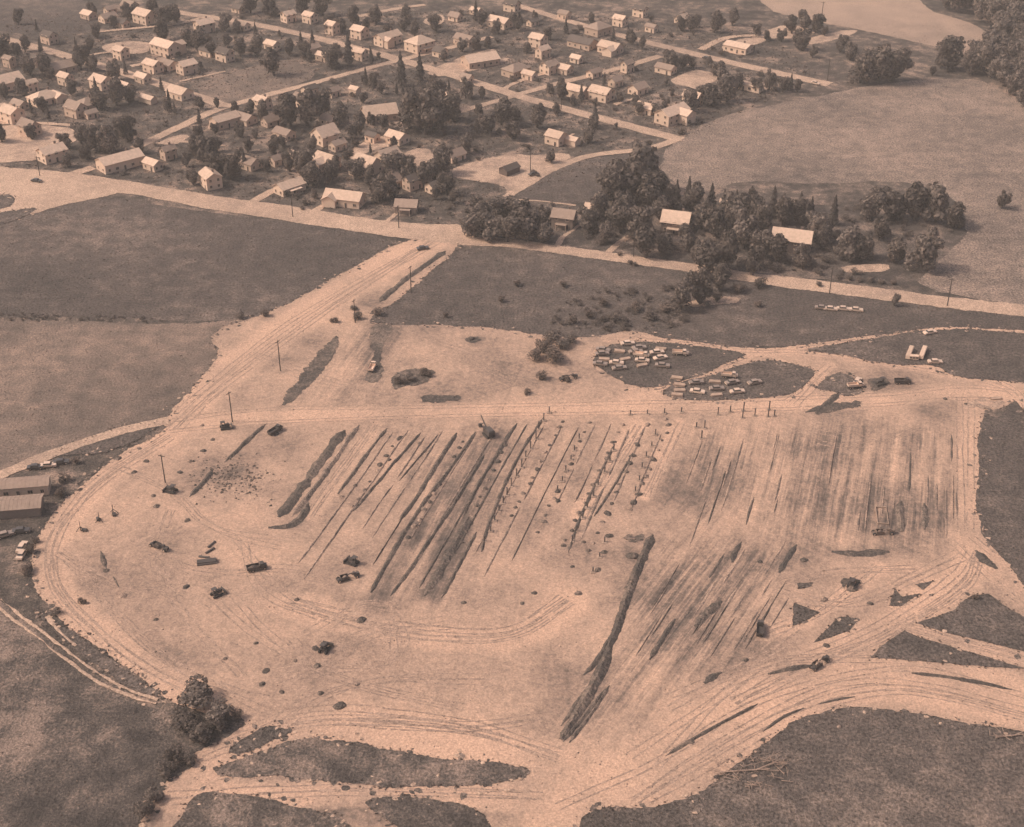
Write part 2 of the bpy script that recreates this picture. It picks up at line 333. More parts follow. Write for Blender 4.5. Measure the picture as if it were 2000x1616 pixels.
# grading marks: where the soil has been torn up and lies damp and dark (photo polygon, strength, softness in metres)
DAMP = [
 ([(720, 632), (790, 636), (770, 680), (742, 745), (716, 740), (700, 700)], .55, 3), 
 ([(790, 700), (1040, 700), (1020, 780), (830, 786)], .25, 10), ([(905, 660), (945, 658), (935, 674), (912, 674)], .6, 2),
 ([(800, 1010), (770, 1040), (716, 1172), (760, 1172), (800, 1100), (840, 1020)], .6, 2.2), ([(915, 1000), (880, 1040), (820, 1165), (850, 1180), (890, 1120), (925, 1030)], .7, 1.6), ([(840, 900), (1000, 840), (960, 1010), (860, 1130), (720, 1190), (780, 1040)], .22, 14),
 ([(1305, 900), (1420, 880), (1440, 950), (1390, 1010), (1330, 1010), (1200, 1020)], .5, 12), ([(1365, 930), (1395, 925), (1375, 990), (1350, 1010)], .5, 4), ([(1430, 900), (1455, 900), (1430, 970), (1415, 960)], .4, 4), ([(1250, 1080), (1540, 1060), (1560, 1120), (1440, 1260), (1300, 1330), (1180, 1380), (1240, 1200)], .30, 12),
 ([(1340, 1140), (1420, 1120), (1430, 1180), (1350, 1230), (1330, 1190)], .36, 6), ([(1500, 860), (1780, 840), (1830, 900), (1800, 1080), (1540, 1060)], .32, 16), ([(1620, 1070), (1740, 1070), (1740, 1092), (1620, 1090)], .55, 3), ([(1230, 1046), (1265, 1044), (1250, 1100), (1215, 1095)], .6, 4),
 ([(1565, 790), (1690, 776), (1680, 800), (1580, 815)], .45, 5), ([(400, 905), (500, 890), (560, 960), (480, 985), (380, 970)], .28, 8), ([(480, 1280), (720, 1250), (700, 1320), (560, 1330)], .25, 9), ([(400, 1550), (1000, 1540), (1000, 1640), (380, 1640)], .45, 8),
 ([(1300, 1480), (1480, 1370), (1700, 1330), (1980, 1350), (1980, 1400), (1700, 1370), (1560, 1390), (1380, 1500)], .2, 8), ([(340, 650), (450, 640), (440, 730), (400, 750), (350, 700)], .22, 10), ([(640, 590), (730, 600), (870, 490), (840, 510), (720, 590), (640, 628), (600, 628)], .25, 4), ([(1660, 735), (1800, 735), (1780, 760), (1670, 775)], .4, 5), ([(1730, 850), (1780, 840), (1780, 880), (1740, 880)], .3, 5)]
DIRS = [ANG((560, 1030), (690, 835)), ANG((1690, 1050), (1720, 830)), ANG((1130, 1440), (1400, 1090))]
site_material(DIRS)
def soft(poly, x, y, s):
    d = poly_dist(poly, x, y); ins = inside(poly, x, y); d = np.where(ins, d, -d); return np.clip(.5 + d / (2 * s), 0, 1)
HAUL = [([(850, 465), (700, 550), (560, 640), (400, 760), (325, 835)], 16), ([(330, 832), (500, 817), (760, 806), (1000, 802), (1250, 797), (1500, 792), (1750, 782), (1880, 762), (1985, 775)], 9), ([(1190, 660), (1300, 668), (1470, 690), (1560, 682), (1720, 705), (1900, 737), (1990, 765), (2006, 850)], 7), ([(1560, 680), (1700, 656), (1850, 636), (2050, 650)], 5), ([(1285, 765), (1460, 700)], 4), ([(1545, 788), (1620, 715)], 5),
 ([(1110, 1600), (1300, 1500), (1480, 1390), (1640, 1325), (1800, 1322), (2060, 1392)], 20), ([(1420, 1360), (1560, 1300), (1700, 1240), (1880, 1140), (1900, 1080)], 10), ([(1760, 1226), (2040, 1298)], 6), ([(1890, 1050), (1960, 1122), (2060, 1212)], 11), ([(330, 850), (180, 950), (92, 1060), (104, 1160), (250, 1290), (390, 1372)], 10), ([(400, 1490), (600, 1420), (900, 1440), (1080, 1500)], 14), ([(290, 1570), (700, 1548), (1060, 1560)], 8), ([(1130, 1010), (1245, 830)], 6), ([(1255, 970), (1325, 825)], 5), ([(1893, 780), (1893, 1040)], 8), ([(610, 1010), (735, 830)], 5), ([(1500, 1240), (1600, 1200), (1720, 1110)], 5), ([(560, 1180), (760, 1240), (1000, 1260), (1120, 1180)], 10)]
STREAK = [([(740, 850), (1010, 830), (980, 1010), (880, 1180), (700, 1190), (760, 1040)], .8, 8, 0), ([(1000, 830), (1300, 830), (1200, 1050), (1050, 1100), (960, 1040)], .5, 8, 0), ([(1310, 830), (1880, 820), (1880, 1060), (1560, 1080), (1320, 1040)], 1.15, 10, 1), ([(1270, 1050), (1560, 1060), (1540, 1130), (1420, 1290), (1180, 1430), (1110, 1440), (1220, 1180)], 1.3, 8, 2), ([(680, 640), (800, 636), (760, 760), (640, 790), (560, 800), (640, 690)], .8, 6, 0), ([(350, 790), (560, 620), (790, 466), (880, 480), (600, 700), (420, 810)], .25, 6, 0)]
def build_site():
    v, f = cdt(SITEW, .0, 1.5); xy = np.array([(a[0], a[1]) for a in v]); x, y = xy.T
    damp = np.zeros(len(x))
    for px, st, sf in DAMP: damp = np.maximum(damp, st * soft(np.array([P(*q) for q in px]), x, y, sf))
    # direction weights follow the photo's three bands of tracks
    c1, c2, c3 = P(760, 960), P(1680, 900), P(1330, 1280)
    w = np.array([1 / (1 + ((x - c[0]) / 45) ** 4 + ((y - c[1]) / 60) ** 4) + 1e-3 for c in (c1, c2, c3)]); w = w ** 2; w /= w.sum(0)
    amp = np.full(len(x), .10)
    for px, st, sf, k in STREAK: amp = np.maximum(amp, st * soft(np.array([P(*q) for q in px]), x, y, sf))
    pack = np.zeros(len(x))
    for px, wd in HAUL:
        c = resample(smooth_poly(np.array([P(*q) for q in px]), False, 3), 2.0, False); d = np.full(len(x), 1e9)
        for q in c: d = np.minimum(d, np.hypot(x - q[0], y - q[1]))
        pack = np.maximum(pack, np.clip((wd * .62 - d) / (wd * .24), 0, 1))
    amp *= 1 - .8 * pack; damp *= 1 - .75 * pack
    # relief: low ridges along the blade passes plus lumps
    z = np.zeros(len(x))
    for k, d in enumerate(DIRS):
        ac = -x * math.sin(d) + y * math.cos(d); al = x * math.cos(d) + y * math.sin(d)
        z += w[k] * (np.sin(ac * .9 + 1.5 * np.sin(al * .05 + k)) * .5 + .5 * np.sin(ac * 2.1 + np.sin(al * .11)) ** 2) * (.03 + .16 * amp + .2 * np.clip(damp, 0, .6))
    z += (rng.uniform(0, .12, len(x)) + .08 * (np.sin(x * .13) * np.cos(y * .17) + 1)) * (1 - .6 * pack)
    keep = np.ones(len(x))
    for p in ISLW: keep = np.minimum(keep, 1 - np.clip(soft(p, x, y, 1.2) * 2, 0, 1))
    edge = np.clip(poly_dist(SITEW[::6], x, y) / 4, 0, 1)
    z = .05 + np.maximum(z, 0) * keep * edge
    me = bpy.data.meshes.new('building_site'); me.from_pydata([(a, b, c) for a, b, c in zip(x, y, z)], [], f)
    bm = bmesh.new(); bm.from_mesh(me)
    for fc in bm.faces:
        if fc.normal.z < 0: fc.normal_flip()
    bm.to_mesh(me); bm.free()
    at = me.color_attributes.new('zone', 'FLOAT_COLOR', 'POINT')
    at.data.foreach_set('color', np.c_[(w * amp).T, damp].astype(np.float32).ravel())
    pa_ = me.attributes.new('pack', 'FLOAT', 'POINT'); pa_.data.foreach_set('value', pack.astype(np.float32))
    global SBVH; SBVH = BVHTree.FromPolygons([(a, b, c) for a, b, c in zip(x, y, z)], f)
    me.materials.append(MATS['graded_soil']); me.shade_smooth()
    tag(link('building_site', me), 'bare graded earth of the building site', None, None, 'structure')
build_site()
def gz(x, y):
    h = SBVH.ray_cast(Vector((x, y, 50)), Vector((0, 0, -1))); return h[0].z if h[0] else .05
for i, p in enumerate(ISLW): sheet('grass_patch', p, .13 + .003 * i, 'dark_grass' if i not in (14, 15, 16) else 'rough_grass', 6)
TORN = [[(662, 652), (640, 672), (610, 700), (570, 755), (543, 797), (560, 792), (590, 772), (622, 735), (656, 690)], [(762, 742), (775, 728), (820, 722), (854, 727), (835, 742), (812, 756), (790, 752), (770, 768)], [(818, 775), (860, 772), (902, 776), (890, 786), (830, 788)], [(722, 634), (770, 634), (756, 660), (744, 700), (748, 735), (730, 750), (714, 742), (728, 700)],
        [(1232, 1050), (1262, 1044), (1256, 1058), (1228, 1062)], [(1640, 1130), (1672, 1134), (1660, 1146), (1648, 1158)], [(1690, 742), (1730, 738), (1740, 756), (1700, 770)], [(1578, 800), (1620, 790), (1686, 782), (1680, 796), (1600, 812)], [(1905, 1075), (1930, 1092), (1950, 1112), (1936, 1110), (1914, 1096)], [(905, 662), (930, 658), (948, 664), (920, 674)]]
for i, p in enumerate(TORN):
    o = sheet('torn_soil', world_poly(p, .7, .5, 1), 0, 'dark_soil_cut_shade', 1.2)
    for v in o.data.vertices: v.co.z = gz(v.co.x, v.co.y) + .03 + .12 * random.random()
def blotches(name, spots, mat, label, dz):
    vs = []; fs = []
    for x, y, r in spots:
        n = 8; k = len(vs); a0 = jr.uniform(0, 6); el = jr.uniform(.45, 1); ro = jr.uniform(0, 3.14)
        for i in range(n):
            a = 6.283 * i / n; q = r * jr.uniform(.55, 1.25); u, v = q * math.cos(a), q * el * math.sin(a); X, Y = x + u * math.cos(ro) - v * math.sin(ro), y + u * math.sin(ro) + v * math.cos(ro); vs.append((X, Y, gz(X, Y) + dz))
        vs.append((x, y, gz(x, y) + dz + .03)); fs += [(k + i, k + (i + 1) % n, k + n) for i in range(n)]
    me = bpy.data.meshes.new(name); me.from_pydata(vs, [], fs); me.materials.append(MATS[mat]); tag(link(name, me), label, None, None, 'stuff')
jr = random.Random(5); out_, in_ = [], []
for n_, q_ in enumerate(ISLW + [SITEW]):
    for q in q_[::3]:
        if 4 <= n_ <= 10 and jr.random() < .85: continue
        if jr.random() < .75: out_.append((q[0] + jr.gauss(0, 1.3), q[1] + jr.gauss(0, 1.3), jr.uniform(.25, 1.1)))
        if jr.random() < .5: in_.append((q[0] + jr.gauss(0, 1.6), q[1] + jr.gauss(0, 1.6), jr.uniform(.2, .8)))
blotches('grass_clumps', out_, 'rough_grass', 'ragged clumps of grass where the turf meets the soil', .05)
blotches('bare_spots', in_, 'track_dirt', 'bare worn spots where the soil meets the turf', .135)
# wheel ruts: pairs of narrow pressed lines that follow the haul tracks and swing across the open soil
def ruts(p, label=None):
    p = resample(smooth_poly(np.array(p), False, 3), .9, False); n = len(p); t = np.gradient(p, axis=0); t /= np.hypot(*t.T)[:, None]; nr = np.c_[-t[:, 1], t[:, 0]]; vs = []; fs = []
    ok_ = inside(SITEW[::4], p[:, 0], p[:, 1]) & (poly_dist(SITEW[::4], p[:, 0], p[:, 1]) > 1.8)
    for q_ in ISLW: ok_ &= ~inside(q_[::3], p[:, 0], p[:, 1])
    for side in (-.95, .95):
        wob = .12 * vnoise1(n, 6); k = len(vs)
        for i in range(n):
            w_ = .2 * max(.2, 1 + .3 * rng.normal())
            for e_ in (-w_, w_): q = p[i] + nr[i] * (side + wob[i] + e_); vs.append((q[0], q[1], gz(q[0], q[1]) + .025))
        fs += [(k + 2 * i, k + 2 * i + 1, k + 2 * i + 3, k + 2 * i + 2) for i in range(n - 1) if ok_[i] and ok_[i + 1] and rng.random() > .04]
    me = bpy.data.meshes.new('wheel_ruts'); me.from_pydata(vs, [], fs); me.materials.append(MATS['rut_soil']); tag(link('wheel_ruts', me), label, None, None, 'structure')
for px, wd in HAUL:
    b_ = np.array([P(*q) for q in px]); t = np.gradient(b_, axis=0); t /= np.hypot(*t.T)[:, None]; nr = np.c_[-t[:, 1], t[:, 0]]
    for k in range(2 + int(wd > 9) * 2): ruts(b_ + nr * (rng.uniform(-.4, .4) * wd + rng.normal(size=len(b_)) * .1 * wd)[:, None])
for px in [[(120, 1080), (220, 1140), (330, 1150), (420, 1180)], [(420, 1160), (520, 1250), (660, 1330), (900, 1380)], [(560, 1330), (640, 1290), (720, 1240), (860, 1220)], [(580, 1260), (640, 1310), (740, 1310), (800, 1270), (760, 1220)], [(300, 1080), (400, 1120), (560, 1120), (680, 1140)], [(500, 1440), (620, 1360), (760, 1330), (960, 1330)], [(240, 920), (330, 960), (420, 1030), (560, 1060)], [(330, 1000), (300, 1100), (360, 1220), (480, 1320)], [(150, 1100), (200, 1200), (330, 1300), (500, 1360)], [(700, 1400), (900, 1420), (1060, 1400)], [(620, 1230), (700, 1180), (780, 1190)], [(460, 1060), (520, 1160), (620, 1210), (700, 1200)], [(1520, 1150), (1620, 1120), (1800, 1110)], [(1530, 1170), (1660, 1190), (1780, 1130), (1880, 1090)], [(1330, 1380), (1460, 1290), (1560, 1240)], [(1250, 1480), (1400, 1360), (1520, 1290), (1700, 1280)], [(1560, 840), (1640, 870), (1720, 860), (1850, 800)], [(760, 720), (860, 690), (1000, 720), (1030, 780)], [(780, 640), (900, 690), (1020, 690)], [(480, 690), (600, 740), (760, 780)]]:
    for k in range(2): ruts([P(a + rng.normal() * 14, b + rng.normal() * 8) for a, b in px])
# pale ground: main road, lots, streets
MAIN = [(-120, 312), (0, 326), (120, 336), (220, 350), (400, 380), (600, 409), (780, 436), (860, 440), (900, 437), (905, 455), (1000, 468), (1200, 495), (1340, 515), (1500, 537), (1700, 561), (1850, 581), (2000, 597), (2120, 612), (2120, 636), (2000, 618), (1850, 603), (1700, 583), (1500, 558), (1340, 531), (1200, 512), (1000, 483), (900, 480), (780, 465), (600, 439), (400, 407), (240, 376), (200, 386), (120, 402), (60, 420), (-120, 450)]
sheet('main_road', world_poly(MAIN, .5, .8, 1), .15, 'track_dirt', 6, 'broad pale main road crossing from left to right')
LOTS = [
 [(855, 345), (900, 322), (1000, 300), (1040, 305), (1085, 298), (1125, 304), (1060, 345), (992, 386), (985, 362), (920, 350)], [(768, 318), (800, 292), (835, 288), (858, 318), (820, 332)], [(1300, 160), (1350, 138), (1385, 140), (1408, 156), (1372, 168), (1365, 178), (1345, 170)],
 [(1405, 92), (1440, 76), (1490, 72), (1500, 80), (1465, 90), (1462, 108), (1430, 106)], [(825, 142), (905, 110), (962, 94), (972, 106), (940, 124), (996, 112), (988, 122), (920, 140), (860, 152)], [(-100, 258), (60, 240), (180, 258), (110, 296), (60, 318), (-100, 320)], [(-60, 205), (40, 200), (30, 242), (-60, 246)],
 [(664, 306), (700, 284), (722, 270), (790, 262), (788, 276), (740, 292), (700, 306), (680, 316)], [(1560, 80), (1640, 60), (1684, 58), (1650, 74), (1580, 90)], [(400, 250), (430, 222), (462, 226), (450, 246), (418, 256)], [(1540, 46), (1600, 62), (1560, 78), (1480, 74), (1490, 62)],
 [(1340, 590), (1400, 580), (1448, 582), (1440, 592), (1350, 602)], [(1640, 520), (1740, 515), (1735, 532), (1650, 534)], [(820, 42), (860, 25), (870, 40), (850, 55)], [(190, 92), (240, 80), (300, 84), (290, 104), (220, 108)], [(1870, 795), (1925, 775), (1968, 785), (1940, 800)], [(300, 282), (350, 262), (372, 268), (340, 284)]]
for i, p in enumerate(LOTS): sheet('bare_lot', world_poly(p, .6, .7, 2), .096 + .003 * i, 'lot_gravel', 5)
ROADS = [
 ('street', [(262, 290), (380, 234), (440, 208), (600, 166), (740, 128), (830, 106), (900, 88), (960, 72)], 5.5, 4.5), ('street', [(-60, 62), (30, 82), (130, 110), (235, 140), (330, 170), (440, 208)], 8, 7),
 ('street', [(330, 22), (400, 33), (500, 48), (600, 70), (670, 88), (740, 106), (830, 132), (900, 152), (1010, 188), (1150, 226), (1330, 274)], 7, 7.5), ('street', [(880, 224), (1000, 189), (1100, 160), (1180, 143), (1290, 110)], 4, 5.5),
 ('street', [(1000, 8), (1090, 36), (1180, 62), (1260, 82), (1350, 105), (1450, 128), (1540, 148), (1620, 166)], 6, 8), ('lane', [(1325, 272), (1270, 292), (1150, 303), (1080, 330), (988, 386)], 5, 4), ('driveway', [(1088, 482), (1100, 462), (1132, 441)], 2.4, 1.6),
 ('driveway', [(1188, 494), (1206, 478), (1230, 462)], 2.2, 3), ('driveway', [(495, 394), (540, 370), (592, 346)], 4, 5), ('driveway', [(612, 414), (632, 402)], 4, 3), ('driveway', [(752, 436), (784, 410)], 2.5, 2), ('footpath', [(992, 390), (1060, 394), (1125, 402)], 1.3, 1.3),
 ('lane', [(-60, 243), (60, 240), (150, 246)], 4, 3), ('lane', [(1368, 98), (1410, 76), (1440, 71), (1490, 70)], 5, 4), ('driveway', [(300, 282), (360, 276), (440, 286)], 3, 1.5), ('driveway', [(120, 348), (150, 338), (182, 328)], 5, 6), ('lane', [(330, 822), (250, 838), (160, 866), (80, 896), (0, 930), (-80, 966)], 4.2, 5),
 ('driveway', [(160, 112), (200, 104), (260, 96)], 3, 2), ('lane', [(255, 130), (300, 122), (340, 114)], 4, 4), ('driveway', [(350, 160), (440, 140)], 2, 2), ('driveway', [(1200, 205), (1250, 190)], 3, 2), ('lane', [(700, 33), (760, 20), (830, 10)], 5, 4), ('wheel_rut', [(0, 1172), (70, 1226), (140, 1280), (200, 1325), (260, 1354), (310, 1366)], .7, .7),
 ('wheel_rut', [(-10, 1182), (60, 1237), (130, 1291), (190, 1335), (250, 1362), (305, 1376)], .7, .7), ('wheel_rut', [(92, 1205), (110, 1230), (150, 1262)], .9, .5), ('lane', [(180, 64), (260, 56), (340, 50), (395, 36)], 3, 4), ('driveway', [(980, 178), (1010, 160), (1060, 145)], 3, 3), ('driveway', [(1075, 285), (1100, 275), (1120, 262)], 1.6, 1.6)]
for i, (nm, px, a, b) in enumerate(ROADS): road(nm, px, a, b, .155 + .003 * i)

# ---------------------------------------------------------------- houses
WIN = {}
def window_mesh(w, h):
    k = (w, h)
    if k not in WIN:
        m = MB(); t = .12
        m.box((0, 0, 0), (w, .06, h), 1)
        for sx in (-1, 1): m.box((sx * (w / 2), -.02, 0), (t, .14, h + t), 0)
        for sz in (-1, 1): m.box((0, -.025, sz * (h / 2)), (w + t, .15, t), 0)
        m.box((0, -.02, 0), (.05, .1, h), 0)
        WIN[k] = m.mesh('window', 'trim', 'glass')
    return WIN[k]
DOORS = {}
def door_mesh():
    if not DOORS:
        m = MB(); m.box((0, 0, 1.02), (.95, .08, 2.04), 0)
        for sx in (-1, 1): m.box((sx * .52, -.02, 1.05), (.1, .12, 2.2), 1)
        m.box((0, -.02, 2.12), (1.14, .13, .1), 1); DOORS['d'] = m.mesh('door', 'door_paint', 'trim')
    return DOORS['d']
def gable_block(parent, L, W, H, wall, roof, pitch=.55, ox=0, oy=0, rz=0, hip=False, chimney=False, win=True, over=.45):
    """walls L along local x, W along y; ridge along x"""
    M = Matrix.Translation((ox, oy, 0)) @ Matrix.Rotation(rz, 4, 'Z')
    def tf(m):
        m.v = [tuple(M @ Vector(v)) for v in m.v]; return m
    rise = W / 2 * pitch; m = MB(); x, y = L / 2, W / 2
    if hip:
        m.box((0, 0, H / 2), (L, W, H))
    else:
        m.add([(-x, -y, 0), (x, -y, 0), (x, y, 0), (-x, y, 0), (-x, -y, H), (x, -y, H), (x, y, H), (-x, y, H), (-x, 0, H + rise), (x, 0, H + rise)],
              [(0, 3, 2, 1), (0, 1, 5, 4), (2, 3, 7, 6), (1, 2, 6, 9, 5), (3, 0, 4, 8, 7), (4, 5, 9, 8), (6, 7, 8, 9)])
    w = link('wall', tf(m).mesh('wall', wall), parent)
    m = MB(); o = over; t = .16; zl = H - o * pitch
    X, Y = x + o, y + o
    if hip:
        rx = max(.2, x - y); zt = H + rise
        for dz, tag_ in ((.05, 0),):
            vs = [(-X, -Y, zl + .08), (X, -Y, zl + .08), (X, Y, zl + .08), (-X, Y, zl + .08), (-X, -Y, zl + .08 + t), (X, -Y, zl + .08 + t), (X, Y, zl + .08 + t), (-X, Y, zl + .08 + t), (-rx, 0, zt + .2), (rx, 0, zt + .2)]
            m.add(vs, [(0, 3, 2, 1), (0, 1, 5, 4), (1, 2, 6, 5), (2, 3, 7, 6), (3, 0, 4, 7), (4, 5, 9, 8), (6, 7, 8, 9), (5, 6, 9), (7, 4, 8)])
    else:
        zt = H + rise
        pr = [(-Y, zl + .03), (0, zt + .03), (Y, zl + .03), (Y, zl + .03 + t), (0, zt + .05 + t), (-Y, zl + .03 + t)]
        vs = [(-X, a, b) for a, b in pr] + [(X, a, b) for a, b in pr]; n = 6
        m.add(vs, [(0, 5, 4, 1), (1, 4, 3, 2), (6, 7, 10, 11), (7, 8, 9, 10)] + [(i, (i + 1) % 6, (i + 1) % 6 + 6, i + 6) for i in range(6)])
    rf = link('roof', tf(m).mesh('roof', roof), parent)
    if chimney:
        m = MB(); cx = L * .22; m.box((cx, W * .08, H + rise * .9 + .35), (.8, .7, 1.7)); m.box((cx, W * .08, H + rise * .9 + 1.25), (1.0, .9, .18))
        link('chimney', tf(m).mesh('chimney', 'brick'), rf)
    if win:
        storeys = 2 if H > 4.2 else 1; nx = max(2, int(L / 3.4)); ny = 2 if W > 5 else 1
        for st in range(storeys):
            z = 1.55 + st * 2.7
            for side in (-1, 1):
                for i in range(nx):
                    px = -L / 2 + L * (i + .5) / nx
                    if st == 0 and side == -1 and i == nx // 2:
                        d = link('door', door_mesh(), parent); d.matrix_local = M @ Matrix.Translation((px, -y - .03, .02)); continue
                    o_ = link('window', window_mesh(1.5 if i % 2 else 1.1, 1.3), parent)
                    o_.matrix_local = M @ Matrix.Translation((px, side * (y + .03), z)) @ Matrix.Rotation(0 if side < 0 else math.pi, 4, 'Z')
                for i in range(ny):
                    py = -W / 2 + W * (i + .5) / ny
                    o_ = link('window', window_mesh(1.1, 1.3), parent)
                    o_.matrix_local = M @ Matrix.Translation((side * (x + .03), py, z)) @ Matrix.Rotation(R(90) * side, 4, 'Z')
    return w
LAND = []      # (photo x, photo y, phrase) used to say where trees stand
def house(px, py, L, W, deg, H, wall, roof, short, where, hip=False, wing=None, chimney=True, win=True, porch=False, pitch=.55, name='house', cat='house', land=True):
    x, y = P(px, py); e = empty(name, (x, y, .02), R(deg), short + ' ' + where, cat, 'houses of the town' if name == 'house' else None)
    gable_block(e, L, W, H, wall, roof, pitch, hip=hip, chimney=chimney, win=win)
    if wing:
        wl, ww, ox, oy, rz = wing
        gable_block(e, wl, ww, H * .93, wall, roof, pitch * .95, ox, oy, R(rz), chimney=False, win=False)
    if porch:
        m = MB(); m.box((0, -W / 2 - 1.1, 2.45), (L * .5, 2.2, .16), 0); link('porch_roof', m.mesh('porch_roof', roof), e)
        for sx in (-1, 1):
            m = MB(); m.box((sx * L * .23, -W / 2 - 2, 1.2), (.16, .16, 2.35)); link('porch_post', m.mesh('porch_post', 'trim'), e)
    if land: LAND.append((px, py, 'the ' + short[0].lower() + short[1:]))
    return e
DB, DC, DM = 45, -38, -17      # street directions in degrees: cross streets, long streets, main road
Wt, Cr, Gy, Bk = 'white_wall', 'cream_wall', 'grey_wall', 'brick_wall'; PR, MR, DR = 'pale_roof', 'mid_roof', 'dark_roof'
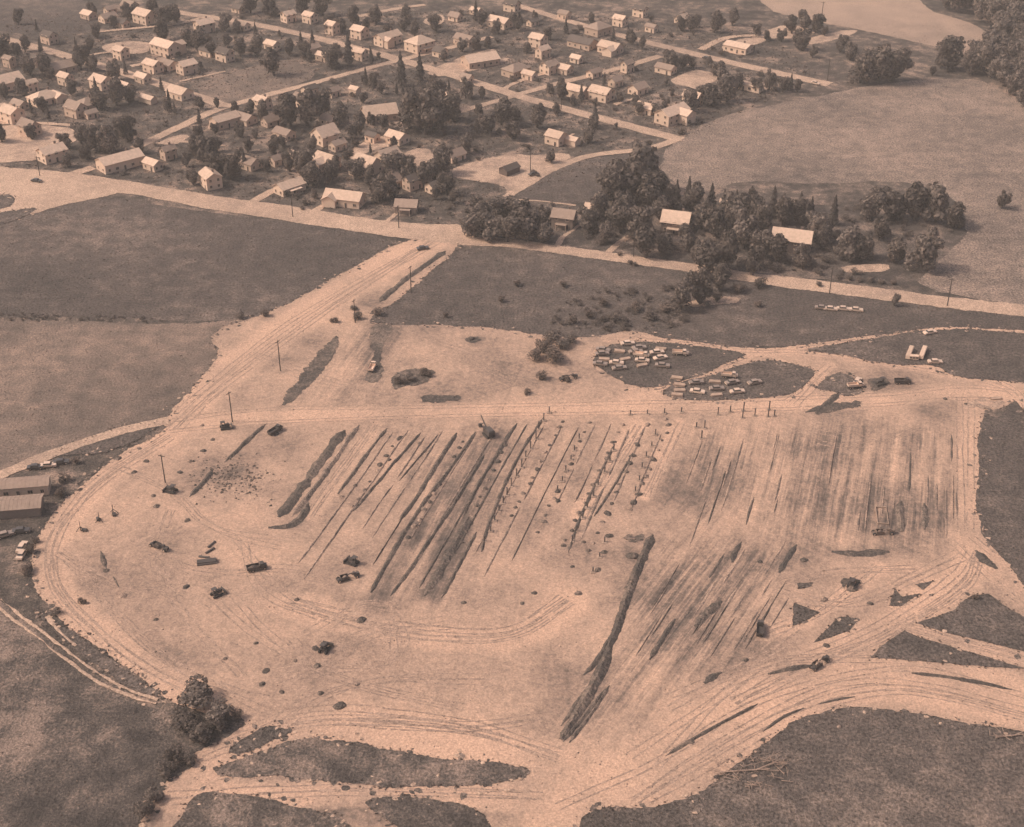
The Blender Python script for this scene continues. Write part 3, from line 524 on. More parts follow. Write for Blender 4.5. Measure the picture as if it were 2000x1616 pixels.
HOUSES = [
 (325, 106, 15, 9, DC, 5.6, Wt, PR, 'Large white house with a rear wing', 'above the upper left street', dict(wing=(9, 6, 4, 4, 90))),
 (285, 44, 12, 9, DC, 5.4, Wt, PR, 'tall pale house among far trees', 'near the top left edge', {}),
 (212, 42, 9, 7, DB, 3, Wt, MR, 'low pale house beside a round tree', 'at the far top left', {}),
 (174, 36, 8, 6, DC, 3, Cr, PR, 'tiny pale cottage by the corner field', 'at the far top left', dict(chimney=False)),
 (400, 62, 10, 7, DB, 5.2, Wt, PR, 'narrow white house by the divided street', 'at the upper left', {}),
 (238, 114, 7, 6, DC, 5, Wt, PR, 'small white gabled house', 'standing alone above the left street', {}),
 (366, 142, 9, 7, DB, 4.8, Wt, PR, 'white gabled house at the lot edge', 'left of the open grass lot', {}),
 (330, 134, 9, 7, DC, 3, Wt, MR, 'low white house behind the left street', 'below the large white house', {}),
 (122, 140, 13, 9, DB, 3.2, Cr, MR, 'broad house with a dull wide roof', 'behind the left street', {}),
 (200, 172, 10, 8, DC, 4.6, Wt, PR, 'bright house with a steep left gable', 'below the left street', {}),
 (246, 176, 6, 5, DC, 2.8, Wt, PR, 'little white outbuilding', 'near the left street bend', dict(chimney=False)),
 (14, 172, 15, 11, DB, 4.2, Wt, PR, 'big pale barn cut by the left edge', 'beside dark trees', dict(chimney=False, name='barn', cat='barn')),
 (88, 200, 14, 10, DB, 3.2, Wt, PR, 'hip roofed white house with a side wing', 'in the left yards', dict(hip=True, wing=(8, 6, 6, -3, 90))),
 (172, 212, 10, 9, DB, 3, Cr, MR, 'dull hip roofed bungalow', 'in the left yards', dict(hip=True)),
 (290, 200, 9, 4, DC, 2.6, Wt, PR, 'low white shed in the grass', 'below the left street', dict(chimney=False, win=False, name='shed', cat='shed')),
 (352, 190, 12, 8, DC, 3.4, Wt, PR, 'white house beside the street bend', 'just before the left crossroads', {}),
 (26, 236, 10, 8, DC, 5.2, Wt, PR, 'steep gabled house at the left edge', 'above the pale lane', {}),
 (104, 312, 11, 8, DB, 4.6, Wt, PR, 'white corner house above the wide road', 'at the lower left of the town', {}),
 (236, 326, 19, 9, DB - 4, 4.2, Wt, PR, 'long house with bright left gable', 'above the main road', dict(pitch=.5)),
 (413, 364, 9, 7, DC - 20, 5.4, Wt, PR, 'tall white gabled house above the main road', 'among dark trees', {}),
 (440, 246, 13, 7, DB, 4, Cr, PR, 'pale barn just below the left crossroads', 'on a bare yard', dict(chimney=False, name='barn', cat='barn')),
 (490, 328, 8, 7, DC, 3.2, Wt, MR, 'small white cottage hidden by trees', 'above the main road', {}),
 (566, 374, 12, 7, DB, 3.2, Wt, PR, 'white bungalow at the end of a driveway', 'above the main road', dict(porch=True)),
 (674, 398, 16, 8, DM, 3.6, Wt, PR, 'long white ranch house', 'facing the main road', dict(wing=(6, 6, -5, -3, 90), pitch=.6)),
 (795, 412, 9, 7, DM + 10, 3.2, Gy, MR, 'small dull house with white trim', 'behind the main road junction', dict(porch=True)),
 (636, 278, 10, 9, DB, 4.6, Wt, PR, 'white house with a pointed pale roof', 'in the middle of the town', dict(pitch=.8)),
 (639, 326, 10, 8, DC, 4.2, Wt, PR, 'white cross-gabled house', 'below the pointed white house', dict(wing=(8, 6, 0, -4, 90))),
 (742, 232, 16, 10, DB - 25, 3.6, Cr, PR, 'house with a wide bright roof', 'left of the giant dark trees', dict(pitch=.7)),
 (718, 334, 11, 9, DC, 4.2, Wt, PR, 'bright cross-gabled house by the terrace', 'in the middle of the town', dict(wing=(9, 7, 0, -4, 90), pitch=.7)),
 (757, 314, 10, 7, DB, 3.4, Wt, PR, 'bright small gabled house by the gravel lot', 'in the middle of the town', dict(pitch=.7)),
 (776, 278, 9, 7, DC, 3.4, Wt, PR, 'pale house behind the terrace', 'below the wide-roofed house', {}),
 (514, 212, 7, 6, DC, 4.6, Wt, PR, 'narrow white house just below the cross street', 'at the left crossroads', {}),
 (645, 243, 8, 6, DC, 3, Wt, MR, 'little pale house under big trees', 'in the middle of the town', {}),
 (694, 184, 5, 4, DC, 3, Wt, PR, 'small white shed below the cross street', 'in an open yard', dict(chimney=False, win=False, name='shed', cat='shed')),
 (872, 196, 8, 4, DC, 2.8, Wt, PR, 'white shed right of the giant dark trees', 'near the lower street', dict(chimney=False, win=False, name='shed', cat='shed')),
 (758, 86, 14, 8, DB, 4.6, Wt, PR, 'white house with two front wings', 'above the upper crossroads', dict(wing=(7, 5, -4, -4, 90))),
 (820, 98, 13, 11, DB, 5.2, Wt, PR, 'big square white house', 'right of the upper crossroads', dict(hip=True, porch=True)),
 (703, 74, 8, 7, DC, 5, Wt, PR, 'white gabled house above the long street', 'at the top of the town', {}),
 (650, 66, 6, 6, DC, 5.6, Wt, PR, 'tall narrow white house above the long street', 'at the top of the town', {}),
 (606, 44, 7, 6, DC, 4.5, Wt, PR, 'small white house in the far trees', 'near the top edge', {}),
 (564, 42, 7, 6, DB, 4.5, Wt, PR, 'leftmost small gabled house in the far trees', 'near the top edge', {}),
 (908, 86, 11, 7, DC, 3.4, Wt, MR, 'low house with white front pillars', 'right of the big square house', dict(porch=True)),
 (938, 126, 18, 11, DB - 18, 3.4, Cr, PR, 'building with a wide pale roof on a paved yard', 'beside the lower street', dict(chimney=False, pitch=.45)),
 (1051, 90, 8, 7, DC, 5, Wt, PR, 'bright narrow gabled house', 'at the top centre of the town', {}),
 (976, 52, 13, 8, DC, 3.6, Wt, PR, 'pale house near the top centre', 'beside a round tree', {}),
 (1137, 92, 15, 8, DC, 3.4, Cr, DR, 'dark roofed house with white windows', 'left of the right-hand street', {}),
 (1192, 102, 12, 8, DC, 3.6, Wt, PR, 'stepped white house by the right-hand street', 'near the top', dict(wing=(8, 6, 3, -4, 90))),
 (1168, 66, 12, 10, DB, 4.2, Cr, MR, 'pale house with dark windows', 'above the right-hand street', dict(hip=True)),
 (1211, 50, 7, 6, DC, 4.4, Wt, PR, 'small white gabled house at the far right street', 'near the top edge', {}),
 (1008, 146, 13, 9, DB, 3.6, Cr, MR, 'broad dull house on the middle block', 'above the lower crossroads', dict(hip=True)),
 (1034, 154, 7, 5, DC, 3, Wt, PR, 'little white house on the middle block', 'beside a broad dull house', dict(chimney=False)),
 (1073, 142, 8, 7, DB, 4.4, Wt, MR, 'narrow pale house on the middle block', 'above the cross street', {}),
 (1100, 142, 9, 6, DC, 3, Wt, PR, 'low white house on the middle block', 'nearest the right-hand cross street', {}),
 (1127, 188, 11, 7, DC, 3.8, Wt, PR, 'white house below the cross street', 'right of the lower crossroads', {}),
 (1174, 194, 11, 8, DC, 4.4, Wt, PR, 'white house with two pale chimneys', 'right of the lower crossroads', {}),
 (1262, 220, 9, 6, DC, 3.2, Wt, PR, 'small white house under dark trees', 'left of the big farm house', {}),
 (1312, 236, 16, 9, DB, 5, Wt, PR, 'big white farm house', 'at the corner of the pale field', dict(wing=(9, 7, 3, -5, 90))),
 (1342, 238, 6, 4, DC, 3.2, Wt, PR, 'white shed beside the farm house', 'at the field edge', dict(chimney=False, win=False, name='shed', cat='shed')),
 (1300, 142, 10, 6, DC, 3, Wt, MR, 'small pale house under a round tree', 'at the end of the cross street', {}),
 (1456, 174, 18, 5, DC, 3, Wt, PR, 'long white house trailer', 'above the pale field', dict(chimney=False, pitch=.2, name='house_trailer', cat='trailer')),
 (1442, 100, 14, 9, DC, 3.4, Wt, PR, 'pale flat house on the bare lot', 'above the right-hand street', dict(pitch=.3)),
 (1086, 280, 8, 7, DC, 4.2, Wt, PR, 'lone white gabled house', 'inside the lower street triangle', {}),
 (1116, 282, 7, 4, DC, 2.8, Wt, PR, 'white shed beside the lone house', 'inside the lower street triangle', dict(chimney=False, win=False, name='shed', cat='shed')),
 (1102, 440, 9, 8, DM, 4.8, Gy, MR, 'dull house with pale eaves at the wood edge', 'above a curved driveway', dict(porch=True)),
 (1160, 416, 7, 5, DM, 2.8, Cr, PR, 'small pale outbuilding in the wood', 'behind the dull house', dict(chimney=False)),
 (1320, 448, 11, 9, DM, 4.6, Gy, PR, 'dark house with a pale roof among trees', 'in the middle of the wood', dict(pitch=.75, porch=True)),
 (1545, 486, 15, 9, DM, 5.2, Bk, PR, 'brick house with a long pale roof', 'at the right of the wood', dict(pitch=.7)),
 (1416, 404, 4, 3, DM, 2.6, Wt, PR, 'tiny white shed between pines', 'behind the wood', dict(chimney=False, win=False, name='shed', cat='shed')),
 (995, 338, 8, 5, DB, 2.6, Bk, DR, 'dark shed on the bare lot', 'below the street bend', dict(chimney=False, win=False, name='shed', cat='shed')),
 (40, 962, 17, 5, 8, 3.4, Wt, MR, 'upper long pale site building', 'at the left edge of the site', dict(chimney=False, pitch=.3, name='site_building', cat='building')),
 (24, 1000, 17, 6.5, 8, 3.0, Gy, MR, 'lower long pale site building', 'at the left edge of the site', dict(chimney=False, pitch=.3, win=False, name='site_building', cat='building'))]
for a in HOUSES:
    e = house(*a[:10], **a[10])
    if a[10].get('name') == 'site_building':
        rf = [c for c in e.children if c.name.startswith('roof')][0]; L, W, H = a[2], a[3], a[5]; rise = W / 2 * .3
        for k in range(15):
            for sd in (-1, 1):
                xx = -L / 2 + L * (k + .5) / 15; link('roof_seam', MB().tube((xx, sd * (W / 2 + .4), H - .4 * .3 + .2), (xx, 0, H + rise + .22), .05, .05, 4).mesh('roof_seam', 'mid_roof'), rf)

XH = [(240, 52), (216, 26), (255, 24), (98, 84), (408, 108), (62, 178), (150, 226), (178, 230), (40, 212), (476, 58), (466, 24), (532, 96), (608, 104), (632, 118), (704, 116), (605, 184), (652, 188), (728, 276), (592, 208), (530, 244), (556, 270), (660, 292), (542, 322), (576, 312), (762, 366), (806, 368), (850, 374), (888, 312), (1000, 22), (1040, 50), (1102, 36), (1250, 32), (1272, 62), (1332, 44), (1246, 182), (1202, 168), (1352, 204), (912, 160), (1060, 112), (1126, 122), (20, 130), (70, 128), (130, 165), (300, 140), (280, 160), (440, 118), (890, 40), (930, 28), (860, 110), (1160, 150), (1225, 140), (300, 330), (330, 310), (60, 262), (480, 240)]
XHOUSE = []
for i, (px, py) in enumerate(XH):
    r_ = random.Random(i + 50); L = r_.uniform(5.5, 9.5)
    e = house(px, py, L, L * r_.uniform(.65, .8), r_.choice([DB, DC, DC]), r_.choice([2.8, 3.2, 4.6]), r_.choice([Wt, Wt, Cr]), r_.choice([PR, MR, MR, DR]), 'x', 'x', chimney=r_.random() < .4, pitch=r_.uniform(.5, .8), land=False)
    XHOUSE.append((e, px, py, L, 0, 'house'))
# ---------------------------------------------------------------- trees
def crown_mesh(kind, seed, n):
    rr = random.Random(seed); lobes = []; vs = []; fs = []
    if kind == 'broad':
        for i in range(rr.choice([7, 9, 11])):
            a = rr.uniform(0, 6.28); r = rr.uniform(.15, .72); lobes.append((Vector((r * math.cos(a), r * math.sin(a), rr.uniform(.22, .84))), rr.uniform(.24, .5), rr.uniform(.11, .24)))
        lobes.append((Vector((rr.uniform(-.15, .15), rr.uniform(-.15, .15), .46)), .58, .36))
    elif kind == 'shrub':
        for i in range(7):
            a = rr.uniform(0, 6.28); r = rr.uniform(.1, .65); lobes.append((Vector((r * math.cos(a), r * math.sin(a), rr.uniform(.3, .6))), rr.uniform(.28, .5), rr.uniform(.25, .42)))
    for k in range(n):
        if kind == 'pine':
            t = rr.random() ** .8; z = .1 + .9 * t; lay = .75 + .25 * math.sin(z * 38 + seed); rad = (1 - t) ** .85 * lay * rr.uniform(.55, 1.05) + .02; a = rr.uniform(0, 6.28)
            c = Vector((rad * math.cos(a), rad * math.sin(a), z - .05 * rad)); nrm = Vector((math.cos(a), math.sin(a), .6))
            s = .10 + .10 * (1 - t)
        else:
            c0, rx, rz = lobes[rr.randrange(len(lobes))] if rr.random() < .75 else lobes[-1]
            d = Vector((rr.gauss(0, 1), rr.gauss(0, 1), rr.gauss(.15, 1))).normalized(); q = rr.uniform(.72, 1.08)
            c = c0 + Vector((d.x * rx * q, d.y * rx * q, d.z * rz * q)); nrm = d; s = rr.uniform(.07, .15)
        nrm = (nrm.normalized() + Vector((rr.uniform(-.7, .7), rr.uniform(-.7, .7), rr.uniform(-.7, .7)))).normalized()
        u = nrm.orthogonal().normalized(); v = nrm.cross(u); th = rr.uniform(0, 6.28); u, v = u * math.cos(th) + v * math.sin(th), v * math.cos(th) - u * math.sin(th)
        zs = .45 if kind != 'pine' else .28
        def sc(w): return Vector((w.x, w.y, w.z * zs))
        i = len(vs); vs += [c + sc(u * s), c + sc(v * s * .6), c - sc(u * s * rr.uniform(.6, 1)), c - sc(v * s * .7)]; fs.append((i, i + 1, i + 2, i + 3))
    me = bpy.data.meshes.new('crown'); me.from_pydata([tuple(v) for v in vs], [], fs)
    me.materials.append(MATS['needles' if kind == 'pine' else ('scrub_leaves' if kind == 'shrub' and seed % 2 else 'leaves')]); return me
def trunk_mesh(kind, seed):
    rr = random.Random(seed); m = MB()
    if kind == 'pine': m.tube((0, 0, -.01), (0, 0, .95), .07, .012, 6)
    elif kind == 'shrub':
        for i in range(4):
            a = i * 1.6 + rr.random(); m.tube((0, 0, -.01), (.35 * math.cos(a), .35 * math.sin(a), .5), .05, .02, 4)
    else:
        m.tube((0, 0, -.01), (.02, .01, .38), .10, .07, 7)
        for i in range(5):
            a = i * 1.26 + rr.random() * .5; m.tube((.02, .01, .28 + .02 * i), (.5 * math.cos(a), .5 * math.sin(a), rr.uniform(.5, .72)), .05, .015, 5)
    return m.mesh('trunk', 'bark')
PRO = {k: [(crown_mesh(k, s, n), trunk_mesh(k, s)) for s in range(nv)] for k, n, nv in (('broad', 1700, 8), ('pine', 1100, 3), ('shrub', 750, 4))}
TREES = []
def tree(px, py, wpx, kind='broad', hf=None, label=None, group=None, wm=None):
    x, y = P(px, py); w = (wm or wpx / S(py)) * ((1.12 if py < 340 and px < 1640 else 1.28) if kind == 'broad' else 1.15); j = random.Random(int(px * 131 + py * 17))
    if kind == 'broad': h = (hf or 1.0) * w * j.uniform(.95, 1.15) + 1.2; nm = 'broadleaf_tree'
    elif kind == 'pine': h = (hf or 1.0) * w * j.uniform(2.0, 2.4) + 1; nm = 'pine_tree'
    else: h = (hf or 1.0) * w * j.uniform(.55, .75) + .3; nm = 'shrub'
    e = empty(nm, (x, y, .02), j.uniform(0, 6.28), None, 'tree' if kind != 'shrub' else 'shrub', group, (w / 2 * j.uniform(.95, 1.1), w / 2 * j.uniform(.95, 1.1), h))
    c, t = PRO[kind][j.randrange(len(PRO[kind]))]
    link('trunk' if kind != 'shrub' else 'stems', t, e); link('crown' if kind != 'shrub' else 'foliage', c, e)
    if label: e['label'] = label
    else: TREES.append((e, px, py, w, h, kind))
    return e
BROAD = [(184, 33, 20), (222, 54, 18), (250, 38, 24), (325, 50, 34), (345, 46, 30), (320, 80, 34), (365, 90, 34), (388, 102, 36), (415, 112, 22), (300, 28, 26), (10, 120, 42), (35, 110, 24), (60, 148, 36), (92, 146, 36), (158, 136, 36), (225, 158, 30), (10, 190, 22), (45, 188, 28), (140, 186, 26), (84, 220, 24), (200, 214, 36), (228, 206, 44), (256, 200, 28), (392, 214, 18),
 (4, 278, 28), (62, 272, 22), (128, 290, 28), (160, 284, 36), (188, 296, 38), (250, 276, 42), (216, 300, 44), (276, 300, 26), (170, 312, 26), (132, 326, 20), (390, 274, 22), (425, 212, 15), (412, 320, 50), (386, 312, 36), (470, 320, 24), (424, 344, 34), (452, 352, 36), (378, 362, 18), (440, 62, 28), (462, 64, 20), (470, 110, 28), (500, 112, 36), (535, 148, 42), (566, 108, 24), (598, 114, 28), (650, 134, 38), (640, 66, 15), (668, 62, 22), (590, 30, 30), (630, 30, 34), (530, 32, 36), (490, 26, 34), (690, 46, 26), (735, 48, 28), (790, 62, 24), (850, 62, 26), (745, 184, 18),
 (458, 218, 18), (488, 228, 24), (512, 234, 28), (568, 248, 52), (600, 246, 54), (628, 230, 44), (702, 262, 32), (664, 244, 36), (690, 272, 24), (724, 244, 18), (800, 252, 58), (832, 262, 80), (864, 254, 58), (884, 236, 40), (812, 222, 44), (850, 216, 50), (566, 334, 28), (592, 350, 46), (612, 364, 36), (658, 336, 24), (768, 292, 18), (772, 352, 42), (802, 356, 36), (722, 362, 26), (694, 352, 34), (644, 352, 28), (742, 396, 36), (762, 386, 36), (832, 366, 36), (846, 350, 28), (872, 380, 30), (536, 300, 26), (470, 268, 22), (420, 262, 18), (520, 336, 20), (610, 296, 24), (680, 318, 22),
 (910, 192, 28), (942, 194, 18), (936, 228, 20), (1006, 246, 36), (980, 244, 44), (950, 262, 36), (1050, 250, 38), (1075, 184, 18), (1096, 196, 26), (1120, 206, 14), (1160, 252, 20), (970, 66, 20), (940, 50, 24), (1012, 60, 28), (1070, 78, 20), (1030, 104, 18), (954, 94, 18), (1246, 224, 20), (1290, 238, 20), (862, 340, 42), (1076, 318, 20), (910, 300, 30), (1000, 272, 32), (1150, 280, 22),
 (1235, 88, 22), (1254, 96, 18), (1312, 138, 34), (1334, 134, 22), (1360, 54, 18), (1396, 64, 34), (1330, 60, 22), (1430, 50, 24), (1476, 70, 20), (1498, 80, 16), (1526, 82, 20), (1546, 66, 30), (1572, 60, 30), (1594, 64, 28), (1566, 98, 34), (1610, 70, 14), (1345, 218, 38), (1364, 202, 30), (1390, 208, 38), (1420, 200, 44), (1440, 176, 26), (1476, 180, 26), (1502, 176, 28), (1528, 180, 24), (1410, 158, 28), (1394, 148, 20), (1300, 212, 16), (1280, 226, 18), (1242, 206, 16), (1210, 200, 16), (1660, 118, 24), (1640, 104, 22),
 (1680, 162, 44), (1716, 162, 54), (1744, 160, 50), (1852, 138, 52), (1820, 148, 12), (1700, 432, 46), (1742, 430, 50), (1786, 432, 56), (1826, 434, 56), (1860, 446, 38), (1744, 512, 38), (1802, 526, 54), (1956, 408, 24), (1746, 598, 15), (1650, 506, 50), (1684, 506, 40), (1716, 470, 34), (1610, 484, 34), (1590, 474, 44), (1566, 526, 36), (1520, 516, 40)]
for t in BROAD: tree(*t)
for px, py, w in [(80, 102, 11), (174, 130, 16), (246, 146, 11), (316, 178, 10), (605, 122, 13), (682, 128, 24), (725, 124, 13), (715, 168, 13), (784, 168, 24), (821, 160, 22), (775, 184, 8), (787, 186, 8), (798, 184, 8), (808, 186, 8), (1105, 66, 11), (1162, 246, 16), (655, 128, 16), (96, 236, 10), (330, 200, 9), (478, 330, 14), (1226, 82, 12)]: tree(px, py, w, 'pine')
# the wood between the main road and the pale field
for px, py, w in [(1200, 404, 62), (1232, 392, 66), (1256, 386, 78), (1272, 412, 56), (1172, 428, 36), (1150, 456, 42), (1212, 456, 46), (1242, 468, 52), (1262, 504, 50), (1292, 436, 36), (1370, 448, 44), (1400, 466, 44), (1432, 446, 54), (1452, 486, 54), (1482, 456, 44), (1492, 506, 46), (1420, 526, 54), (1382, 546, 54), (1300, 496, 34), (1345, 492, 36), (1404, 566, 38), (1366, 590, 46), (1330, 604, 40), (1470, 538, 34), (1360, 516, 30), (1180, 476, 30), (1300, 404, 40), (1350, 412, 42), (1466, 424, 40), (1222, 424, 40), (1528, 440, 40), (1560, 436, 36)]:
    tree(px, py, w, 'broad')
for px, py, w in [(930, 462, 56), (962, 468, 50), (992, 472, 50), (1030, 470, 58), (1062, 474, 36), (940, 430, 40), (980, 430, 44), (1020, 432, 40), (1060, 436, 30)]:
    tree(px, py, w, 'broad', .8)
for px, py, w in [(1320, 408, 22), (1343, 410, 24), (1388, 412, 22), (1412, 418, 20), (1465, 416, 20), (1508, 424, 24), (1528, 428, 20), (1560, 430, 20), (1582, 432, 20), (1436, 414, 18)]:
    tree(px, py, w, 'pine', 1.0)
tree(1626, 440, 22, 'pine', 1.0, 'lone pointed pine right of the brick house'); 
jr = random.Random(3)
# more yard trees and bushes between the houses, kept off the streets, lots and roofs
TOWNP = np.array([(0, 40), (420, 20), (900, 20), (1350, 40), (1640, 90), (1560, 180), (1330, 240), (1290, 300), (1000, 380), (900, 430), (500, 385), (330, 350), (0, 320)])
RP = [(q, max(a, b)) for nm, px, a, b in ROADS for q in resample(np.array([P(*t) for t in px]), 3, False)]
LP_ = [np.array([P(*q) for q in l_]) for l_ in LOTS + [MAIN]] + [np.array([P(*q) for q in [(380, 165), (430, 148), (560, 112), (620, 140), (600, 162), (440, 205)]]), np.array([P(*q) for q in [(1010, 375), (1130, 310), (1290, 295), (1300, 320), (1240, 380), (1130, 400)]])]
HP_ = [(P(a[0], a[1]), max(a[2], a[3])) for a in HOUSES] + [(P(*q), 8) for q in XH]; used_ = [P(t[1], t[2]) for t in TREES]; extra = 0
for k in range(3000):
    if extra >= 150: break
    px, py = jr.uniform(0, 1640), jr.uniform(24, 430)
    if not inside(TOWNP, np.array([px]), np.array([py]))[0]: continue
    x, y = P(px, py); w_ = jr.choice([8, 10, 12, 14, 18, 22])
    r_ = w_ / S(py) / 2
    if any(math.hypot(q[0] - x, q[1] - y) < b / 2 + r_ + .6 for q, b in RP): continue
    if any(inside(l_, np.array([x]), np.array([y]))[0] for l_ in LP_): continue
    if any(math.hypot(q[0] - x, q[1] - y) < b * .55 + r_ for q, b in HP_): continue
    if any(math.hypot(q[0] - x, q[1] - y) < 4.0 for q in used_): continue
    used_.append((x, y)); extra += 1; tree(px, py, w_, jr.choice(['broad', 'shrub', 'shrub', 'pine']) if w_ < 16 else 'broad')
wood = []
for k in range(900):
    px, py = jr.uniform(1800, 2060), jr.uniform(10, 250)
    if py < 22 + max(0, (px - 1800)) * .30 and px < 1895 and py > 10 + (px - 1800) * .3 - 30: pass
    if not inside(np.array([(1810, 8), (1900, 36), (1948, 70), (1896, 116), (1880, 146), (1930, 152), (2000, 205), (2060, 250), (2080, 0)]), np.array([px]), np.array([py]))[0]: continue
    if any(abs(px - a) < 15 and abs(py - b) < 10 for a, b in wood): continue
    wood.append((px, py))
fv, ff, k0 = [], [], 0
for px, py in wood:
    me = PRO['broad'][jr.randrange(5)][0]; x, y = P(px, py); w = jr.uniform(26, 42) * 1.25 / S(py); h = w * jr.uniform(1, 1.25) + 2; a = jr.uniform(0, 6)
    v = np.empty(len(me.vertices) * 3); me.vertices.foreach_get('co', v); v = v.reshape(-1, 3)[:5200]
    fv.append(np.c_[x + (v[:, 0] * math.cos(a) - v[:, 1] * math.sin(a)) * w / 2, y + (v[:, 0] * math.sin(a) + v[:, 1] * math.cos(a)) * w / 2, v[:, 2] * h])
    ff += [(k0 + 4 * i, k0 + 4 * i + 1, k0 + 4 * i + 2, k0 + 4 * i + 3) for i in range(len(v) // 4)]; k0 += len(v)
me = bpy.data.meshes.new('forest'); me.from_pydata(np.vstack(fv).tolist(), [], ff); me.materials.append(MATS['leaves'])
tag(link('forest', me), 'dense dark forest filling the far right corner', None, None, 'stuff')
for px, py, w, lb in [(392, 1374, 66, 'big dark round tree at the tip of the near left field'), (424, 1412, 56, 'dark tree just below the big round tree, near left'), (366, 1420, 50, 'low dark tree left of the near field tip'), (396, 1446, 46, 'lowest of the dark trees at the near left field tip')]: tree(px, py, w, 'broad', .4, lb)
def mass(name, spots, label):
    fv, ff, k0 = [], [], 0
    for x, y, w, h in spots:
        me = PRO['shrub'][jr.randrange(4)][0]; a = jr.uniform(0, 6); v = np.empty(len(me.vertices) * 3); me.vertices.foreach_get('co', v); v = v.reshape(-1, 3)[:1400]
        fv.append(np.c_[x + (v[:, 0] * math.cos(a) - v[:, 1] * math.sin(a)) * w / 2, y + (v[:, 0] * math.sin(a) + v[:, 1] * math.cos(a)) * w / 2, v[:, 2] * h])
        ff += [(k0 + 4 * i, k0 + 4 * i + 1, k0 + 4 * i + 2, k0 + 4 * i + 3) for i in range(len(v) // 4)]; k0 += len(v)
    me = bpy.data.meshes.new(name); me.from_pydata(np.vstack(fv).tolist(), [], ff); me.materials.append(MATS['leaves']); tag(link(name, me), label, None, None, 'stuff')
def scatter(poly, n, w0, w1, gap):
    out = []; pp = np.array(poly); lo_, hi_ = pp.min(0), pp.max(0)
    for k in range(n * 12):
        if len(out) >= n: break
        px, py = jr.uniform(lo_[0], hi_[0]), jr.uniform(lo_[1], hi_[1])
        if not inside(pp, np.array([px]), np.array([py]))[0]: continue
        x, y = P(px, py)
        if any(math.hypot(q[0] - x, q[1] - y) < b / 2 + gap for q, b in RP): continue
        if any(inside(l_, np.array([x]), np.array([y]))[0] for l_ in LP_): continue
        if any(math.hypot(q[0] - x, q[1] - y) < b * .5 + gap for q, b in HP_): continue
        w = jr.uniform(w0, w1); out.append((x, y, w, w * jr.uniform(.4, .8)))
    return out
mass('undergrowth', scatter([(1130, 420), (1240, 370), (1300, 400), (1600, 415), (1640, 470), (1610, 540), (1500, 530), (1340, 508), (1180, 484), (1090, 470)], 170, 2.5, 6, .5) + scatter([(905, 405), (1080, 400), (1085, 468), (930, 458)], 50, 2, 5, .5) + scatter([(1640, 400), (1880, 410), (1885, 450), (1780, 530), (1640, 540)], 55, 2, 5, 1), 'tangled dark undergrowth beneath the roadside wood')
mass('yard_brush', scatter(TOWNP, 260, 1.2, 3.6, .8), 'low dark brush and garden bushes between the houses')
mass('field_scrub', scatter([(1060, 600), (1200, 560), (1330, 560), (1420, 560), (1340, 640), (1200, 648), (1070, 645)], 110, 1.2, 4, 0) + scatter([(0, 612), (330, 622), (330, 632), (0, 626)], 60, .8, 2, 0), 'low dark scrub spreading in the field below the main road')
SHR = [(1060, 690, 40), (1084, 706, 44), (1098, 682, 34), (1048, 704, 30), (1112, 672, 26), (1075, 668, 36), (1060, 742, 26), (1106, 746, 16), (345, 1486, 40), (330, 1510, 36), (375, 1490, 26), (466, 1404, 26), (300, 1560, 40), (280, 1590, 40), (1028, 770, 16), (800, 744, 24), (830, 736, 22), (780, 752, 20), (1400, 590, 26), (1442, 572, 30), (1482, 562, 26), (1300, 610, 26), (1270, 622, 26), (1240, 606, 24), (1200, 628, 24), (1150, 622, 22), (1180, 598, 20), (1120, 632, 22), (1480, 600, 20), (700, 624, 22), (740, 616, 24), (654, 630, 16), (520, 618, 20), (470, 622, 18), (690, 606, 14), (1042, 340, 14), (1050, 346, 10), (160, 1180, 16), (110, 1200, 18), (60, 1080, 26), (55, 1120, 30), (68, 1060, 18), (150, 905, 20), (128, 940, 24), (120, 970, 24), (600, 400, 16), (590, 410, 10), (1330, 262, 16), (1240, 520, 12), (1230, 516, 10), (1210, 500, 12), (1425, 540, 14),
 (95, 318, 12), (240, 342, 14), (350, 110, 12), (330, 112, 12), (700, 402, 12), (650, 404, 12), (560, 384, 16), (580, 386, 14), (1470, 100, 14), (1410, 108, 14), (1000, 160, 14), (1050, 160, 12), (1160, 205, 16), (1200, 216, 14), (1340, 244, 16), (1370, 240, 16), (1640, 545, 14), (1700, 552, 16), (1660, 548, 14), (1720, 555, 14), (1745, 556, 14), (1680, 550, 14), (1600, 560, 14), (1905, 1170, 14), (1010, 560, 18), (980, 590, 16), (1100, 560, 18), (870, 620, 14)]
for t in SHR: tree(*t, 'shrub')

